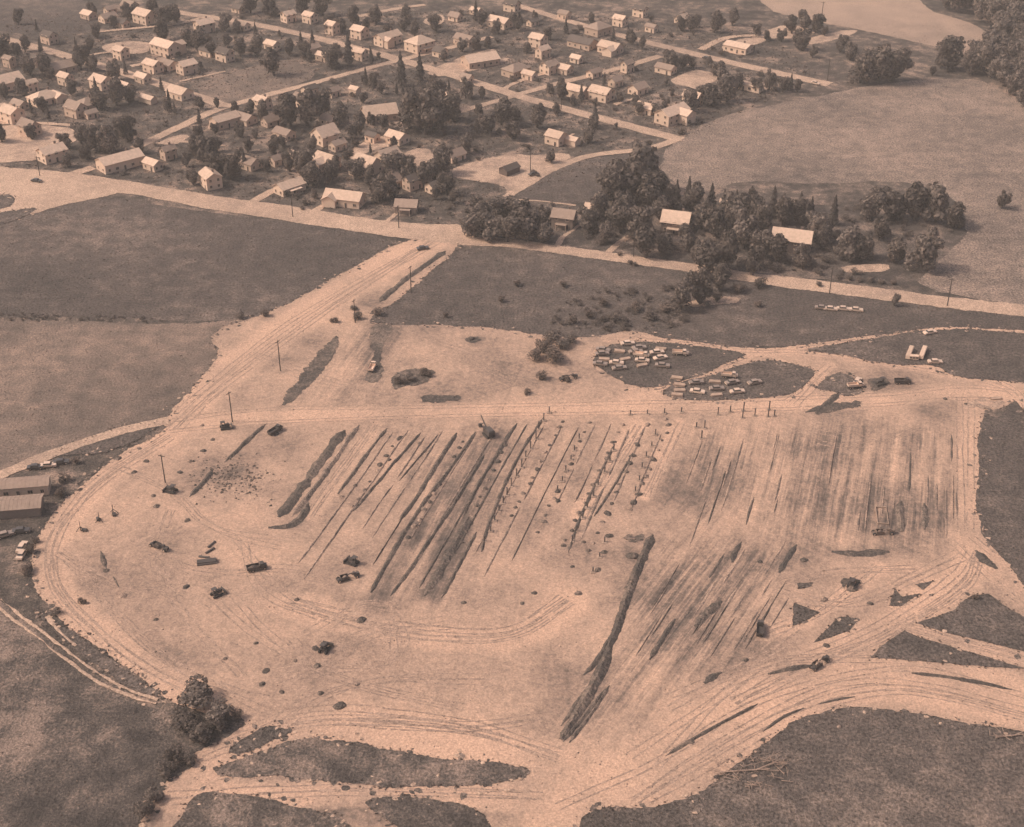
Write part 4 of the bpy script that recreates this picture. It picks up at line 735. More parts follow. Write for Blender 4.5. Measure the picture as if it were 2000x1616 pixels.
# ---------------------------------------------------------------- earthworks on the site
def windrow(px, w, h, label, mat='dark_soil_cut_shade', w1=None, group=None):  # raised soil rows; the two main ones paint a cut's shade as dark soil
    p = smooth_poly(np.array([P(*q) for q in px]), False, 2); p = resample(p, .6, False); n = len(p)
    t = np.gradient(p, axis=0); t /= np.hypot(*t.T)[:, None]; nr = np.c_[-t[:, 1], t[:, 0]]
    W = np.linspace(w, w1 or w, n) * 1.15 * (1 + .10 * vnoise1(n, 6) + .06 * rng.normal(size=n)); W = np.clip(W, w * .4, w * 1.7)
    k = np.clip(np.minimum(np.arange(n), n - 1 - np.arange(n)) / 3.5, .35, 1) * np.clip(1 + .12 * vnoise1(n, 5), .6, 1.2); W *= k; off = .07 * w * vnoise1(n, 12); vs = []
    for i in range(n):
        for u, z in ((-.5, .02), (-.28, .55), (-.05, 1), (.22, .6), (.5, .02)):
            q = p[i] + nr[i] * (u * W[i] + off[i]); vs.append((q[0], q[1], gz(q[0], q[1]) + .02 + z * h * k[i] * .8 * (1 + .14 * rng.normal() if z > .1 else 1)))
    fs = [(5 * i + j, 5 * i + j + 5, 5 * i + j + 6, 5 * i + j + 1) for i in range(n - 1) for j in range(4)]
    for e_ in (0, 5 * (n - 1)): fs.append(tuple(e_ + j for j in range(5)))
    me = bpy.data.meshes.new('soil_shade_windrow'); me.from_pydata(vs, [], fs); me.materials.append(MATS[mat])
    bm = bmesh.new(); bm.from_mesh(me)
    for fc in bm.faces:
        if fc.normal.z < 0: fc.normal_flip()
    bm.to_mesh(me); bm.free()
    return tag(link('soil_shade_windrow', me), label, 'soil ridge', group)
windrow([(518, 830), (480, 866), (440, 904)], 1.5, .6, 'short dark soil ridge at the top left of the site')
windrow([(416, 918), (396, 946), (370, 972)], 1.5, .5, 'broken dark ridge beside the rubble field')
windrow([(672, 842), (620, 910), (584, 962), (546, 1012)], 2.9, .7, 'widest raised dark ridge, painted shade of a long straight cut, left of centre')  # shade of a sharp cut put into the colour of a raised bar
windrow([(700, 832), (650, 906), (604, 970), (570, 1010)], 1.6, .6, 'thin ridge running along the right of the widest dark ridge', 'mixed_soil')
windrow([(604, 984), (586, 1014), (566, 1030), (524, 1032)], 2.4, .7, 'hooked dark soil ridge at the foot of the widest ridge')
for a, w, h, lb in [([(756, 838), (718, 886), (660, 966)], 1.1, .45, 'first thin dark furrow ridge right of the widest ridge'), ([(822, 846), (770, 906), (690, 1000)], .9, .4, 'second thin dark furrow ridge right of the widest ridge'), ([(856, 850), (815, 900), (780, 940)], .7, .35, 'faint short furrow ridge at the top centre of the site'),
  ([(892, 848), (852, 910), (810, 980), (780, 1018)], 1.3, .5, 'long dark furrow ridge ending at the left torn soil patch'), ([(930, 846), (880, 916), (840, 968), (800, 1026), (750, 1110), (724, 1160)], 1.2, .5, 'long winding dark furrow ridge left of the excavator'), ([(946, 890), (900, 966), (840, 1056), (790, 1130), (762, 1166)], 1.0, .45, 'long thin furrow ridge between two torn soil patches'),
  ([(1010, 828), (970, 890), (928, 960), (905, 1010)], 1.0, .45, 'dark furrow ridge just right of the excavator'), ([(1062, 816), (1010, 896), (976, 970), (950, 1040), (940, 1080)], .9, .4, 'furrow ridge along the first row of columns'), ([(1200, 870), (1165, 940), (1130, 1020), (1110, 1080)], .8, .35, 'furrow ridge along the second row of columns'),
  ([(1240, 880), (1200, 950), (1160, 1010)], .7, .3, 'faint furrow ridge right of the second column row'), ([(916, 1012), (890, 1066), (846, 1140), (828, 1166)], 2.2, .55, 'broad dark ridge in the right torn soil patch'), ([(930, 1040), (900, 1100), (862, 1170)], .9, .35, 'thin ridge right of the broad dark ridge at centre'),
  ([(1276, 1046), (1250, 1100), (1222, 1176), (1196, 1260), (1160, 1340), (1120, 1410), (1096, 1446)], 2.3, .9, 'longest raised dark ridge, painted shade of a cut sweeping down the right of centre'), ([(1205, 1230), (1180, 1270), (1156, 1304), (1140, 1320)], 1.4, .5, 'short dark ridge hugging the longest ridge on its left'), ([(1190, 1340), (1160, 1390), (1112, 1452)], .9, .35, 'thin dark ridge right of the fork at the longest ridge'), ([(1150, 1340), (1120, 1384), (1096, 1420)], .8, .3, 'thin dark ridge left of the fork at the longest ridge'), ([(1180, 1350), (1140, 1400), (1100, 1450)], 1.2, .45, 'dark ridge forking from the foot of the longest ridge'),  # longest one: a cut's shade painted as a raised dark bar
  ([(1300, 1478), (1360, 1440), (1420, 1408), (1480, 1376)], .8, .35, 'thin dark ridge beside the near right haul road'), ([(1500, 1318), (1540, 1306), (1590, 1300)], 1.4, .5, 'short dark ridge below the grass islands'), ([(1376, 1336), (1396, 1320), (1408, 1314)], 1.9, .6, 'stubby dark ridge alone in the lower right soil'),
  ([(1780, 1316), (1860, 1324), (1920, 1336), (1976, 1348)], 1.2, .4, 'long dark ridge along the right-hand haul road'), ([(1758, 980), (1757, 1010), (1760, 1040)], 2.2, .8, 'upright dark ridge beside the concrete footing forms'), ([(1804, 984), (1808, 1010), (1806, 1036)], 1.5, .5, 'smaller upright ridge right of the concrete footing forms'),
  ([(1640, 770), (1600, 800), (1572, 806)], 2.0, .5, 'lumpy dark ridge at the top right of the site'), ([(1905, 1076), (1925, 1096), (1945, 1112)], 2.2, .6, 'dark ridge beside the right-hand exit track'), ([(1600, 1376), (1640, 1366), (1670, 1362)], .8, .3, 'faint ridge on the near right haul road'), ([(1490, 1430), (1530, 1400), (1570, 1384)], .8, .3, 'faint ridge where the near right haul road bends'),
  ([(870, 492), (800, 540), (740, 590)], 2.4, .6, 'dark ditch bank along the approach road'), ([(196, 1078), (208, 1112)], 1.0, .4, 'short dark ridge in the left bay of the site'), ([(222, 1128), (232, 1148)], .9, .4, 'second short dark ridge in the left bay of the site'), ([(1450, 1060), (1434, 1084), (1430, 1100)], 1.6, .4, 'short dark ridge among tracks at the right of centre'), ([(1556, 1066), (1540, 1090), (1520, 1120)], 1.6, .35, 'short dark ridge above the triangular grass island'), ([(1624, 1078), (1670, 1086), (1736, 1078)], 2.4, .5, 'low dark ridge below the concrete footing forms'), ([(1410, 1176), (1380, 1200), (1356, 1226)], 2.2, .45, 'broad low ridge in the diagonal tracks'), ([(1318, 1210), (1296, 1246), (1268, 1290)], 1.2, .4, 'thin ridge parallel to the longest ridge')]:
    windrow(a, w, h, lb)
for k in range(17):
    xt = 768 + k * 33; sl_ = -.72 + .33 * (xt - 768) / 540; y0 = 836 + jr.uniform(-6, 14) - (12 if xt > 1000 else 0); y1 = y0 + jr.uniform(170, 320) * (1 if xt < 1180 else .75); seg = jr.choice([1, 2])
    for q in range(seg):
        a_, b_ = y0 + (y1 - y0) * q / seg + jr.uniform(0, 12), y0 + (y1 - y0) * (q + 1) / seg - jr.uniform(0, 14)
        windrow([(xt + sl_ * (a_ - y0), a_), (xt + sl_ * ((a_ + b_) / 2 - y0) + jr.uniform(-2, 2), (a_ + b_) / 2), (xt + sl_ * (b_ - y0), b_)], jr.uniform(.35, .7), jr.uniform(.2, .35), 'thin straight furrow ridge among the closely spaced centre rows', 'dark_soil_cut_shade' if jr.random() < .2 else 'mixed_soil', None, 'closely spaced centre furrows')
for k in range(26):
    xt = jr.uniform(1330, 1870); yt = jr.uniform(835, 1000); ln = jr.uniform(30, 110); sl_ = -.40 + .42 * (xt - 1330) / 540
    windrow([(xt, yt), (xt + sl_ * ln / 2 + jr.uniform(-1, 1), yt + ln / 2), (xt + sl_ * ln, yt + ln)], jr.uniform(.3, .6), jr.uniform(.15, .3), 'faint short furrow ridge in the streaked right half of the site', 'mixed_soil' if jr.random() < .8 else 'dark_soil_cut_shade', None, 'short furrows of the right half')
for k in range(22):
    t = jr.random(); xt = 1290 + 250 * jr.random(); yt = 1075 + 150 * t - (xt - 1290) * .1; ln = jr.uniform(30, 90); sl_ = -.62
    windrow([(xt, yt), (xt + sl_ * ln / 2, yt + ln / 2 + jr.uniform(-2, 2)), (xt + sl_ * ln, yt + ln)], jr.uniform(.3, .7), jr.uniform(.15, .3), 'faint short furrow ridge in the diagonal tracks right of the longest ridge', 'mixed_soil' if jr.random() < .5 else 'dark_soil_cut_shade', None, 'short diagonal furrows')
def heap_mesh(seed, mat):
    rr = random.Random(seed); m = MB(); rings = [(1.0, 0), (.78, .35), (.5, .72), (.22, .95)]; n = 9; vs = []
    for r, z in rings:
        for i in range(n):
            a = 6.283 * i / n; q = r * rr.uniform(.75, 1.2); vs.append((q * math.cos(a), q * math.sin(a), max(0, z + (rr.uniform(-.12, .12) if z else 0))))
    vs.append((rr.uniform(-.1, .1), rr.uniform(-.1, .1), 1.0)); fs = []
    for k in range(3): fs += [(k * n + i, k * n + (i + 1) % n, k * n + n + (i + 1) % n, k * n + n + i) for i in range(n)]
    fs += [(3 * n + i, 3 * n + (i + 1) % n, 4 * n) for i in range(n)]; m.add(vs, fs); return m.mesh('soil_heap', mat)
HEAPD = [heap_mesh(i, 'dark_soil_cut_shade') for i in range(3)]; HEAPM = [heap_mesh(i + 7, 'mixed_soil') for i in range(3)]
for i, (px, py, w) in enumerate([(395, 832, 10), (416, 860, 10), (398, 882, 12), (286, 902, 12), (372, 902, 12), (352, 924, 12), (262, 924, 12), (230, 896, 16), (300, 970, 12), (306, 990, 14), (366, 1018, 14), (364, 1148, 14), (240, 1166, 18), (208, 1116, 14), (536, 848, 20), (305, 1212, 10), (440, 1288, 10), (512, 1338, 14), (550, 1353, 12), (626, 1356, 14), (698, 1338, 12), (664, 1380, 24), (640, 1268, 14), (616, 1268, 16), (576, 1292, 12), (620, 1302, 16), (520, 1312, 16), (694, 950, 10), (668, 972, 12), (760, 900, 10), (706, 1212, 20), (1118, 1108, 10), (1130, 1160, 16), (1226, 1150, 16), (1044, 1160, 12), (906, 1178, 12), (1484, 1240, 10), (1456, 1290, 14), (1484, 1098, 12), (1570, 1096, 16), (1230, 1052, 24), (1236, 1088, 24), (1020, 1180, 10), (580, 1172, 12), (820, 868, 10), (1190, 1048, 16), (1180, 1080, 14), (1168, 1114, 14), (1640, 1420, 12), (1350, 1450, 14), (1540, 1480, 10), (1614, 1262, 14), (1604, 1300, 8), (920, 664, 20), (1090, 980, 12), (1140, 1060, 10), (1300, 820, 12), (1846, 780, 10), (1886, 790, 8), (1700, 1180, 12), (1610, 1172, 18), (1664, 1150, 24), (500, 1258, 10)]):
    x, y = P(px, py); w_ = w / S(py); o = link('soil_heap', (HEAPD if i % 4 else HEAPM)[i % 3], None, (x, y, gz(x, y) - .02), jr.uniform(0, 6), (w_ * .55, w_ * .5, w_ * .2 + .15))
    tag(o, None, 'soil heap'); TREES.append((o, px, py, w_, 0, 'heap'))
for r_, (a, b, n) in enumerate([((1100, 822), (1000, 1010), 13), ((1150, 828), (1050, 1040), 14), ((1215, 832), (1100, 1070), 15), ((1262, 832), (1150, 1080), 14), ((1310, 828), (1230, 1000), 11), ((905, 862), (800, 1050), 12), ((985, 870), (900, 1060), 12), ((780, 856), (690, 990), 9)]):
    nm = ['first', 'second', 'third', 'fourth', 'fifth', 'sixth', 'seventh', 'eighth'][r_]
    for i in range(n):
        t = (i + jr.uniform(-.2, .2)) / (n - 1); px, py = a[0] * (1 - t) + b[0] * t + jr.uniform(-3, 3), a[1] * (1 - t) + b[1] * t; x, y = P(px, py); q = jr.uniform(.55, 1.1)
        tag(link('soil_pile', (HEAPD if jr.random() < .7 else HEAPM)[i % 3], None, (x, y, gz(x, y)), jr.uniform(0, 6), (q * jr.uniform(.8, 1.5), q, q * .6)), 'small soil pile in the row ' + ['nearest the fold line columns', 'between the fold line and second column rows', 'left of the second column row', 'right of the second column row', 'farthest right of the pile rows', 'left of the power shovel', 'just below the power shovel', 'farthest left of the pile rows'][r_], 'soil pile', nm + ' row of soil piles')
# rubble field and soil clods: nobody could count them
def clods(name, n, pick, smin, smax, mat, label):
    v0 = np.array([(1, 0, 0), (-1, 0, 0), (0, 1, 0), (0, -1, 0), (0, 0, 1)]); f0 = [(0, 2, 4), (2, 1, 4), (1, 3, 4), (3, 0, 4)]; vs = []; fs = []
    for k in range(n):
        x, y = pick(); s = jr.uniform(smin, smax) * jr.uniform(.5, 1); a = jr.uniform(0, 6); c, d = math.cos(a), math.sin(a); i = len(vs)
        for p in v0: q = p * (s * jr.uniform(.7, 1.3), s * jr.uniform(.6, 1.2), s * jr.uniform(.5, 1)); vs.append((x + q[0] * c - q[1] * d, y + q[0] * d + q[1] * c, .1 + q[2]))
        fs += [tuple(i + j for j in f) for f in f0]
    me = bpy.data.meshes.new(name); me.from_pydata(vs, [], fs); me.materials.append(MATS[mat]); return tag(link(name, me), label, None, None, 'stuff')
def pick_rubble():
    while True:
        px, py = jr.gauss(455, 42), jr.gauss(935, 24)
        if 370 < px < 560 and 888 < py < 990: return P(px, py)
clods('rubble', 420, pick_rubble, .25, .8, 'dark_soil_cut_shade', 'scattered dark rubble and clods at the left of the site')
SB = np.array([P(*q) for q in SITE]); lo, hi = SB.min(0), SB.max(0)
cand = np.c_[rng.uniform(lo[0], hi[0], 26000), rng.uniform(-210, 60, 26000)]; cand = cand[inside(SB, cand[:, 0], cand[:, 1])]
for p in ISLW: cand = cand[~inside(p[::3], cand[:, 0], cand[:, 1])]
it = iter(cand[:9000].tolist())
clods('soil_clods', min(7000, len(cand) - 5), lambda: next(it), .12, .38, 'mixed_soil', 'small loose clods of earth strewn over the site')
# weeds and grass tufts: on the islands, the fields and along every ragged edge
def tufts(name, pts, s0, s1, mat, label):
    vs = []; fs = []
    for x, y, z in pts:
        s = jr.uniform(s0, s1)
        for k in range(2):
            a = jr.uniform(0, 3.14); c, d = math.cos(a) * s, math.sin(a) * s; tx, ty = jr.uniform(-.4, .4) * s, jr.uniform(-.4, .4) * s; i = len(vs)
            vs += [(x - c, y - d, z), (x + c, y + d, z), (x + c * .6 + tx, y + d * .6 + ty, z + s * jr.uniform(.5, 1.1)), (x - c * .8 + tx, y - d * .8 + ty, z + s * jr.uniform(.5, 1.1))]; fs.append((i, i + 1, i + 2, i + 3))
    me = bpy.data.meshes.new(name); me.from_pydata(vs, [], fs); me.materials.append(MATS[mat]); return tag(link(name, me), label, None, None, 'stuff')
pts = []
for p in ISLW:
    for q in p[::2]: pts.append((q[0] + jr.gauss(0, .5), q[1] + jr.gauss(0, .5), .12))
for q in SITEW[::2]: pts.append((q[0] + jr.gauss(0, .8), q[1] + jr.gauss(0, .8), .04))
tufts('weeds', pts, .12, .4, 'scrub_leaves', 'rough weeds along the edges of the graded soil')
pts = []
for nm, mt, px, lb in FIELDS:
    w = np.array([P(*q) for q in px]); l2, h2 = np.maximum(w.min(0), (-330, -230)), np.minimum(w.max(0), (330, 420))
    area = max(0, (h2 - l2).prod()); n = int(area / (5 if 'dark' in mt or 'rough' in mt else 9)); c = rng.uniform(l2, h2, (n, 2)); c = c[inside(w, c[:, 0], c[:, 1])]
    bad = inside(SB, c[:, 0], c[:, 1]); c = c[~bad]; pts += [(a, b, .03) for a, b in c]
random.Random(2).shuffle(pts)
tufts('field_grass', pts[:60000], .1, .28, 'scrub_leaves', 'coarse tufts of grass growing all over the fields')
pts = []
tw = np.array([P(*q) for q in [(0, 30), (1000, 20), (1500, 60), (1600, 150), (1300, 290), (990, 390), (860, 440), (500, 390), (0, 330)]])
for a, b in rng.uniform(tw.min(0), tw.max(0), (26000, 2)):
    pts.append((a, b, .01))
pa = np.array([(a, b) for a, b, c in pts]); ok = inside(tw, pa[:, 0], pa[:, 1])
for nm, px, a, b in ROADS[:9]:
    c = resample(np.array([P(*q) for q in px]), 3, False)
    for q in c: ok &= np.hypot(pa[:, 0] - q[0], pa[:, 1] - q[1]) > max(a, b) * .75
for l_ in LOTS + [MAIN]: ok &= ~inside(np.array([P(*q) for q in l_]), pa[:, 0], pa[:, 1])
tufts('yard_weeds', [p for p, k in zip(pts, ok) if k], .15, .55, 'scrub_leaves', 'weeds, garden rows and low brush in the yards of the town')

# ---------------------------------------------------------------- vehicles and machines
MC = {}
def cached(key, fn):
    if key not in MC: MC[key] = fn()
    return MC[key]
def wheel(parent, x, y, r, w, key):
    def mk():
        m = MB(); m.tube((0, -w / 2, 0), (0, w / 2, 0), r, r, 12, 0); m.tube((0, -w / 2 - .02, 0), (0, w / 2 + .02, 0), r * .5, r * .5, 8, 1); return m.mesh('wheel', 'rubber', 'trim')
    link('wheel', cached(('wheel', key), mk), parent, (x, y, r))
def car(px, py, deg, paint, label, group=None, z=.13):
    x, y = P(px, py); e = empty('parked_car', (x, y, z), R(deg), label, 'car', group)
    def body():
        m = MB(); m.prism([(-2.4, .32), (2.4, .32), (2.46, .55), (2.36, .86), (1.1, .95), (-1.3, .98), (-2.42, .9), (-2.48, .6)], -.9, .9)
        m.box((2.44, 0, .46), (.12, 1.8, .16), 1); m.box((-2.46, 0, .46), (.12, 1.8, .16), 1); return m.mesh('body', paint, 'trim')
    def cabin():
        m = MB(); m.box((-.25, 0, 1.2), (2.5, 1.6, .5), 1, .72, .82); m.box((-.25, 0, 1.47), (1.86, 1.36, .06), 0); return m.mesh('cabin', paint, 'glass')
    b = link('body', cached(('cb', paint), body), e); link('cabin', cached(('cc', paint), cabin), e)
    for sx in (-1.45, 1.5):
        for sy in (-.82, .82): wheel(e, sx, sy, .34, .22, 'car')
    for sy in (-.62, .62):
        link('headlight', cached('hl', lambda: MB().tube((0, 0, 0), (.06, 0, 0), .11, .1, 8).mesh('headlight', 'trim')), b, (2.42, sy, .68))
    return e
def truck(px, py, deg, paint, label, group=None, z=.13, load=False):
    x, y = P(px, py); e = empty('dump_truck', (x, y, z), R(deg), label, 'truck', group, (.78,) * 3)
    link('chassis', cached('tch', lambda: MB().box((0, 0, .75), (6.8, .9, .3)).mesh('chassis', 'machine_dark')), e)
    def cab():
        m = MB(); m.box((2.0, 0, 1.5), (1.5, 2.1, 1.2), 0); m.box((1.9, 0, 2.35), (1.3, 2.0, .55), 1, .9, .9); m.box((1.88, 0, 2.66), (1.25, 1.9, .08), 0); m.box((3.1, 0, 1.35), (1.0, 1.7, .9), 0, .9, .9); return m.mesh('cab', paint, 'glass')
    link('cab', cached(('tcab', paint), cab), e)
    def bed():
        m = MB(); m.box((-1.2, 0, 1.15), (4.4, 2.3, .12))
        for sy in (-1, 1): m.box((-1.2, sy * 1.12, 1.65), (4.4, .1, .95))
        m.box((.98, 0, 1.75), (.1, 2.3, 1.2)); m.box((-3.42, 0, 1.6), (.08, 2.24, .8)); return m.mesh('bed', paint)
    link('bed', cached(('tbed', paint), bed), e)
    for sx in (-2.6, -1.5, 2.6):
        for sy in (-.98, .98): wheel(e, sx, sy, .5, .36, 'truck')
    if load: link('load', HEAPD[0], e, (-1.2, 0, 1.22), 0, (1.9, 1.0, .95))
    return e
def tracks(e, L, gauge, h, w):
    def mk():
        m = MB(); pr = [(-L / 2 + h * .4, 0), (L / 2 - h * .4, 0), (L / 2, h * .35), (L / 2, h * .65), (L / 2 - h * .4, h), (-L / 2 + h * .4, h), (-L / 2, h * .65), (-L / 2, h * .35)]; m.prism(pr, -w / 2, w / 2)
        for i in range(5): m.tube((-L / 2 + L * (i + .7) / 5.4, -w / 2 - .06, h * .4), (-L / 2 + L * (i + .7) / 5.4, w / 2 + .06, h * .4), h * .26, h * .26, 8, 1)
        return m.mesh('track', 'rubber', 'machine_dark')
    for s in (-1, 1): link('track', cached(('trk', L, h, w), mk), e, (0, s * gauge / 2, 0))
def dozer(px, py, deg, label, mat='machine_dark', group=None):
    x, y = P(px, py); e = empty('bulldozer', (x, y, .15), R(deg), label, 'bulldozer', group, (.85,) * 3); tracks(e, 3.6, 2.1, .95, .55)
    link('hood', cached(('dh', mat), lambda: MB().box((.75, 0, 1.45), (1.9, 1.0, 1.0), 0, .96, .85).box((-.6, 0, 1.15), (1.2, 1.5, .5)).tube((1.0, .2, 1.9), (1.0, .2, 2.7), .08).mesh('hood', mat)), e)
    link('seat', cached('ds', lambda: MB().box((-.75, 0, 1.6), (.6, .7, .4)).box((-1.05, 0, 2.0), (.15, .7, .7)).mesh('seat', 'rubber')), e)
    link('canopy', cached(('dc', mat), lambda: MB().box((-.7, 0, 2.95), (1.7, 1.5, .12)).tube((-1.4, .65, 1.3), (-1.4, .65, 2.9), .06).tube((-1.4, -.65, 1.3), (-1.4, -.65, 2.9), .06).tube((0, .65, 1.3), (0, .65, 2.9), .06).tube((0, -.65, 1.3), (0, -.65, 2.9), .06).mesh('canopy', mat)), e)
    link('blade', cached(('db', mat), lambda: MB().prism([(2.45, .05), (2.75, .05), (2.55, .55), (2.7, 1.25), (2.45, 1.2), (2.35, .55)], -1.75, 1.75).mesh('blade', mat)), e)
    for s in (-1, 1): link('push_arm', cached(('da', mat), lambda: MB().tube((-.2, 0, .55), (2.45, 0, .4), .12).mesh('push_arm', mat)), e, (0, s * 1.45, 0))
    return e
def scraper(px, py, deg, label, mat='machine_dark', group=None):
    x, y = P(px, py); e = empty('motor_scraper', (x, y, .15), R(deg), label, 'scraper', group, (.62,) * 3)
    link('tractor', cached(('st', mat), lambda: MB().box((3.9, 0, 1.6), (2.6, 1.6, 1.2), 0, .95, .85).box((2.7, 0, 2.4), (.9, 1.2, .9)).tube((4.4, .3, 2.1), (4.4, .3, 3.0), .08).mesh('tractor', mat)), e)
    link('gooseneck', cached(('sg', mat), lambda: MB().tube((2.2, 0, 1.6), (1.6, 0, 2.7), .25).tube((1.6, 0, 2.7), (-.2, 0, 2.2), .22).mesh('gooseneck', mat)), e)
    def bowl():
        m = MB(); m.box((-1.4, 0, .75), (3.8, 2.5, .2))
        for s in (-1, 1): m.prism([(-3.4, .65), (.5, .65), (.2, 2.1), (-3.2, 2.3)], s * 1.25 - .08, s * 1.25 + .08)
        m.box((-3.3, 0, 1.5), (.15, 2.4, 1.5)); m.box((-4.2, 0, 1.1), (1.6, 1.2, .5)); return m.mesh('bowl', mat)
    link('bowl', cached(('sb', mat), bowl), e); link('load', HEAPM[1], e, (-1.4, 0, .9), 0, (1.7, 1.05, 1.5))
    for sx in (3.7, -4.2):
        for sy in (-1.15, 1.15): wheel(e, sx, sy, .8, .6, 'scraper')
    return e
def excavator(px, py, deg, label, mat='machine_dark', group=None):
    x, y = P(px, py); e = empty('power_shovel', (x, y, .15), R(deg), label, 'excavator', group, (.85,) * 3); tracks(e, 4.2, 2.6, 1.0, .6)
    link('house', cached(('eh', mat), lambda: MB().tube((0, 0, .8), (0, 0, 1.2), .9, .9, 12).box((-.6, 0, 2.1), (4.0, 2.6, 1.8)).box((-.6, 0, 3.1), (3.6, 2.2, .25), 0, .9, .8).mesh('house', mat)), e)
    link('cab', cached(('ec', mat), lambda: MB().box((1.0, .85, 2.3), (1.3, 1.0, 2.0), 0).box((1.0, .85, 2.8), (1.34, 1.04, .7), 1).mesh('cab', mat, 'glass')), e)
    bm_ = link('boom', cached(('eb', mat), lambda: MB().tube((1.3, -.3, 1.6), (6.2, -.3, 5.6), .32, .2).mesh('boom', mat)), e)
    link('stick', cached(('es', mat), lambda: MB().tube((3.6, -.3, 3.6), (6.6, -.3, 1.3), .2, .16).mesh('stick', mat)), bm_)
    link('bucket', cached(('ek', mat), lambda: MB().prism([(6.2, .3), (7.2, .2), (7.3, 1.3), (6.4, 1.5)], -.9, .3).mesh('bucket', mat)), bm_)
    return e
dozer(690, 1102, 150, 'dark bulldozer, upper of two machines at the site centre left'); scraper(680, 1132, 25, 'dark motor scraper just below the bulldozer at centre left')
excavator(954, 852, 120, 'dark power shovel at the top of the furrows'); truck(728, 722, 80, 'car_pale', 'pale dump truck on the torn tracks above the site')
dozer(336, 962, 160, 'dark bulldozer at the foot of the tall pole, left'); dozer(424, 1164, 40, 'dark bulldozer alone in the lower left of the site'); scraper(312, 1072, -30, 'motor scraper left of the pipe stack'); dozer(440, 838, 20, 'dark bulldozer at the foot of the pole by the approach road')
truck(538, 846, 55, 'machine_dark', 'dark dump truck between the two upper ridges'); scraper(1724, 1044, 5, 'motor scraper below the footing forms', 'machine_yellow'); dozer(634, 1272, 70, 'small dark bulldozer in the lower centre of the site'); truck(502, 1114, 20, 'machine_dark', 'dark truck left of the two centre machines', None, .15, True)
truck(1484, 1234, 80, 'machine_dark', 'dark truck standing above the near right ridges', None, .15); dozer(1720, 752, 200, 'dark bulldozer at the top right of the site'); truck(1762, 750, 0, 'machine_dark', 'dark truck right of the top right bulldozer'); scraper(1110, 742, 20, 'motor scraper below the dark shrubs')
dozer(1664, 1146, 60, 'dark bulldozer between the grass islands'); scraper(1600, 1300, 40, 'motor scraper below the quadrangular grass island')
car(826, 488, 20, 'car_dark', 'dark car parked at the top of the approach road'); car(1042, 343, 30, 'car_dark', 'dark car on the bare lot below the street bend'); car(1380, 116, -38, 'car_dark', 'dark car on the right-hand street'); car(1592, 165, -38, 'car_pale', 'pale car at the end of the right-hand street'); car(72, 356, -17, 'car_dark', 'dark car on the wide road at the left edge', z=.16)
for i, (px, py) in enumerate([(1605, 604), (1622, 606), (1647, 606), (1672, 608)]): car(px, py, -10, 'car_pale' if i else 'car_mid', ['leftmost', 'second from left', 'third from left', 'rightmost'][i] + ' of the four pale cars in the grass', 'cars parked on the grass', .06)
for px, py, d, c, lb in [(42, 1040, 8, 'car_dark', 'dark car parked below the site buildings'), (10, 1048, 30, 'car_mid', 'car at the left edge below the site buildings'), (44, 1086, 85, 'car_pale', 'pale car beside brush at the left edge'), (44, 1072, 85, 'car_pale', 'pale car nearest the site buildings'), (95, 912, 8, 'car_pale', 'right pale car above the site buildings'), (70, 916, 8, 'car_dark', 'dark car above the site buildings'), (120, 906, 8, 'car_dark', 'dark car nearest the left lane')]: car(px, py, d, c, lb)
def junk_lot(spots, where, group):
    done_ = []; bx_ = np.array([s_[:2] for s_ in spots]); l_, h_ = bx_.min(0), bx_.max(0)
    spots = spots + [(jr.uniform(l_[0], min(h_[0], l_[0] + 128)), jr.uniform(l_[1] + 8, h_[1]), jr.choice('cccss')) for _ in range(260)]
    lots_ = [np.array(q_, float) for q_ in ISL[:2]]
    spots = [s_ for s_ in spots if any(inside(q_, np.array([s_[0]]), np.array([s_[1]]))[0] for q_ in lots_)]
    for i, (px, py, k) in enumerate(spots):
        q = P(px, py)
        if any(abs(q[0] - a_[0]) < (5.4 if k != 't' else 6.2) and abs(q[1] - a_[1]) < 2.7 for a_ in done_): continue
        if len(done_) >= 30: break
        done_.append(q)
        d = jr.choice([-15, -8, 4, 10, 20])
        if k == 'c': car(px, py, d, jr.choice(['car_pale', 'car_pale', 'car_pale', 'car_mid', 'car_mid']), 'worn car parked among the clutter in the ' + where, group)
        elif k == 't': truck(px, py, d, 'car_pale', 'pale truck parked among the clutter in the ' + where, group)
        else:
            x, y = P(px, py); e = empty('timber_stack', (x, y, .14), R(d), 'stack of pale planks lying in the ' + where, 'timber', group + ' timber')
            for r_ in range(3):
                for c_ in range(4):
                    link('plank', cached('plank', lambda: MB().box((0, 0, .12), (3.6, .32, .2)).mesh('plank', 'timber')), e, (jr.uniform(-.2, .2), -.6 + .38 * c_, .24 * r_), jr.uniform(-.03, .03))
junk_lot([(1176, 694, 'c'), (1190, 692, 's'), (1200, 696, 'c'), (1172, 714, 'c'), (1190, 716, 's'), (1204, 712, 'c'), (1215, 706, 't'), (1232, 712, 'c'), (1252, 698, 't'), (1262, 702, 'c'), (1254, 716, 's'), (1270, 720, 's'), (1290, 702, 'c'), (1328, 694, 't'), (1226, 674, 'c'), (1240, 712, 's'), (1180, 704, 's'), (1210, 722, 'c'), (1222, 696, 's'), (1242, 690, 'c'), (1276, 694, 's'), (1284, 714, 'c'), (1196, 704, 'c')], 'upper grass lot', 'junk in the upper lot')
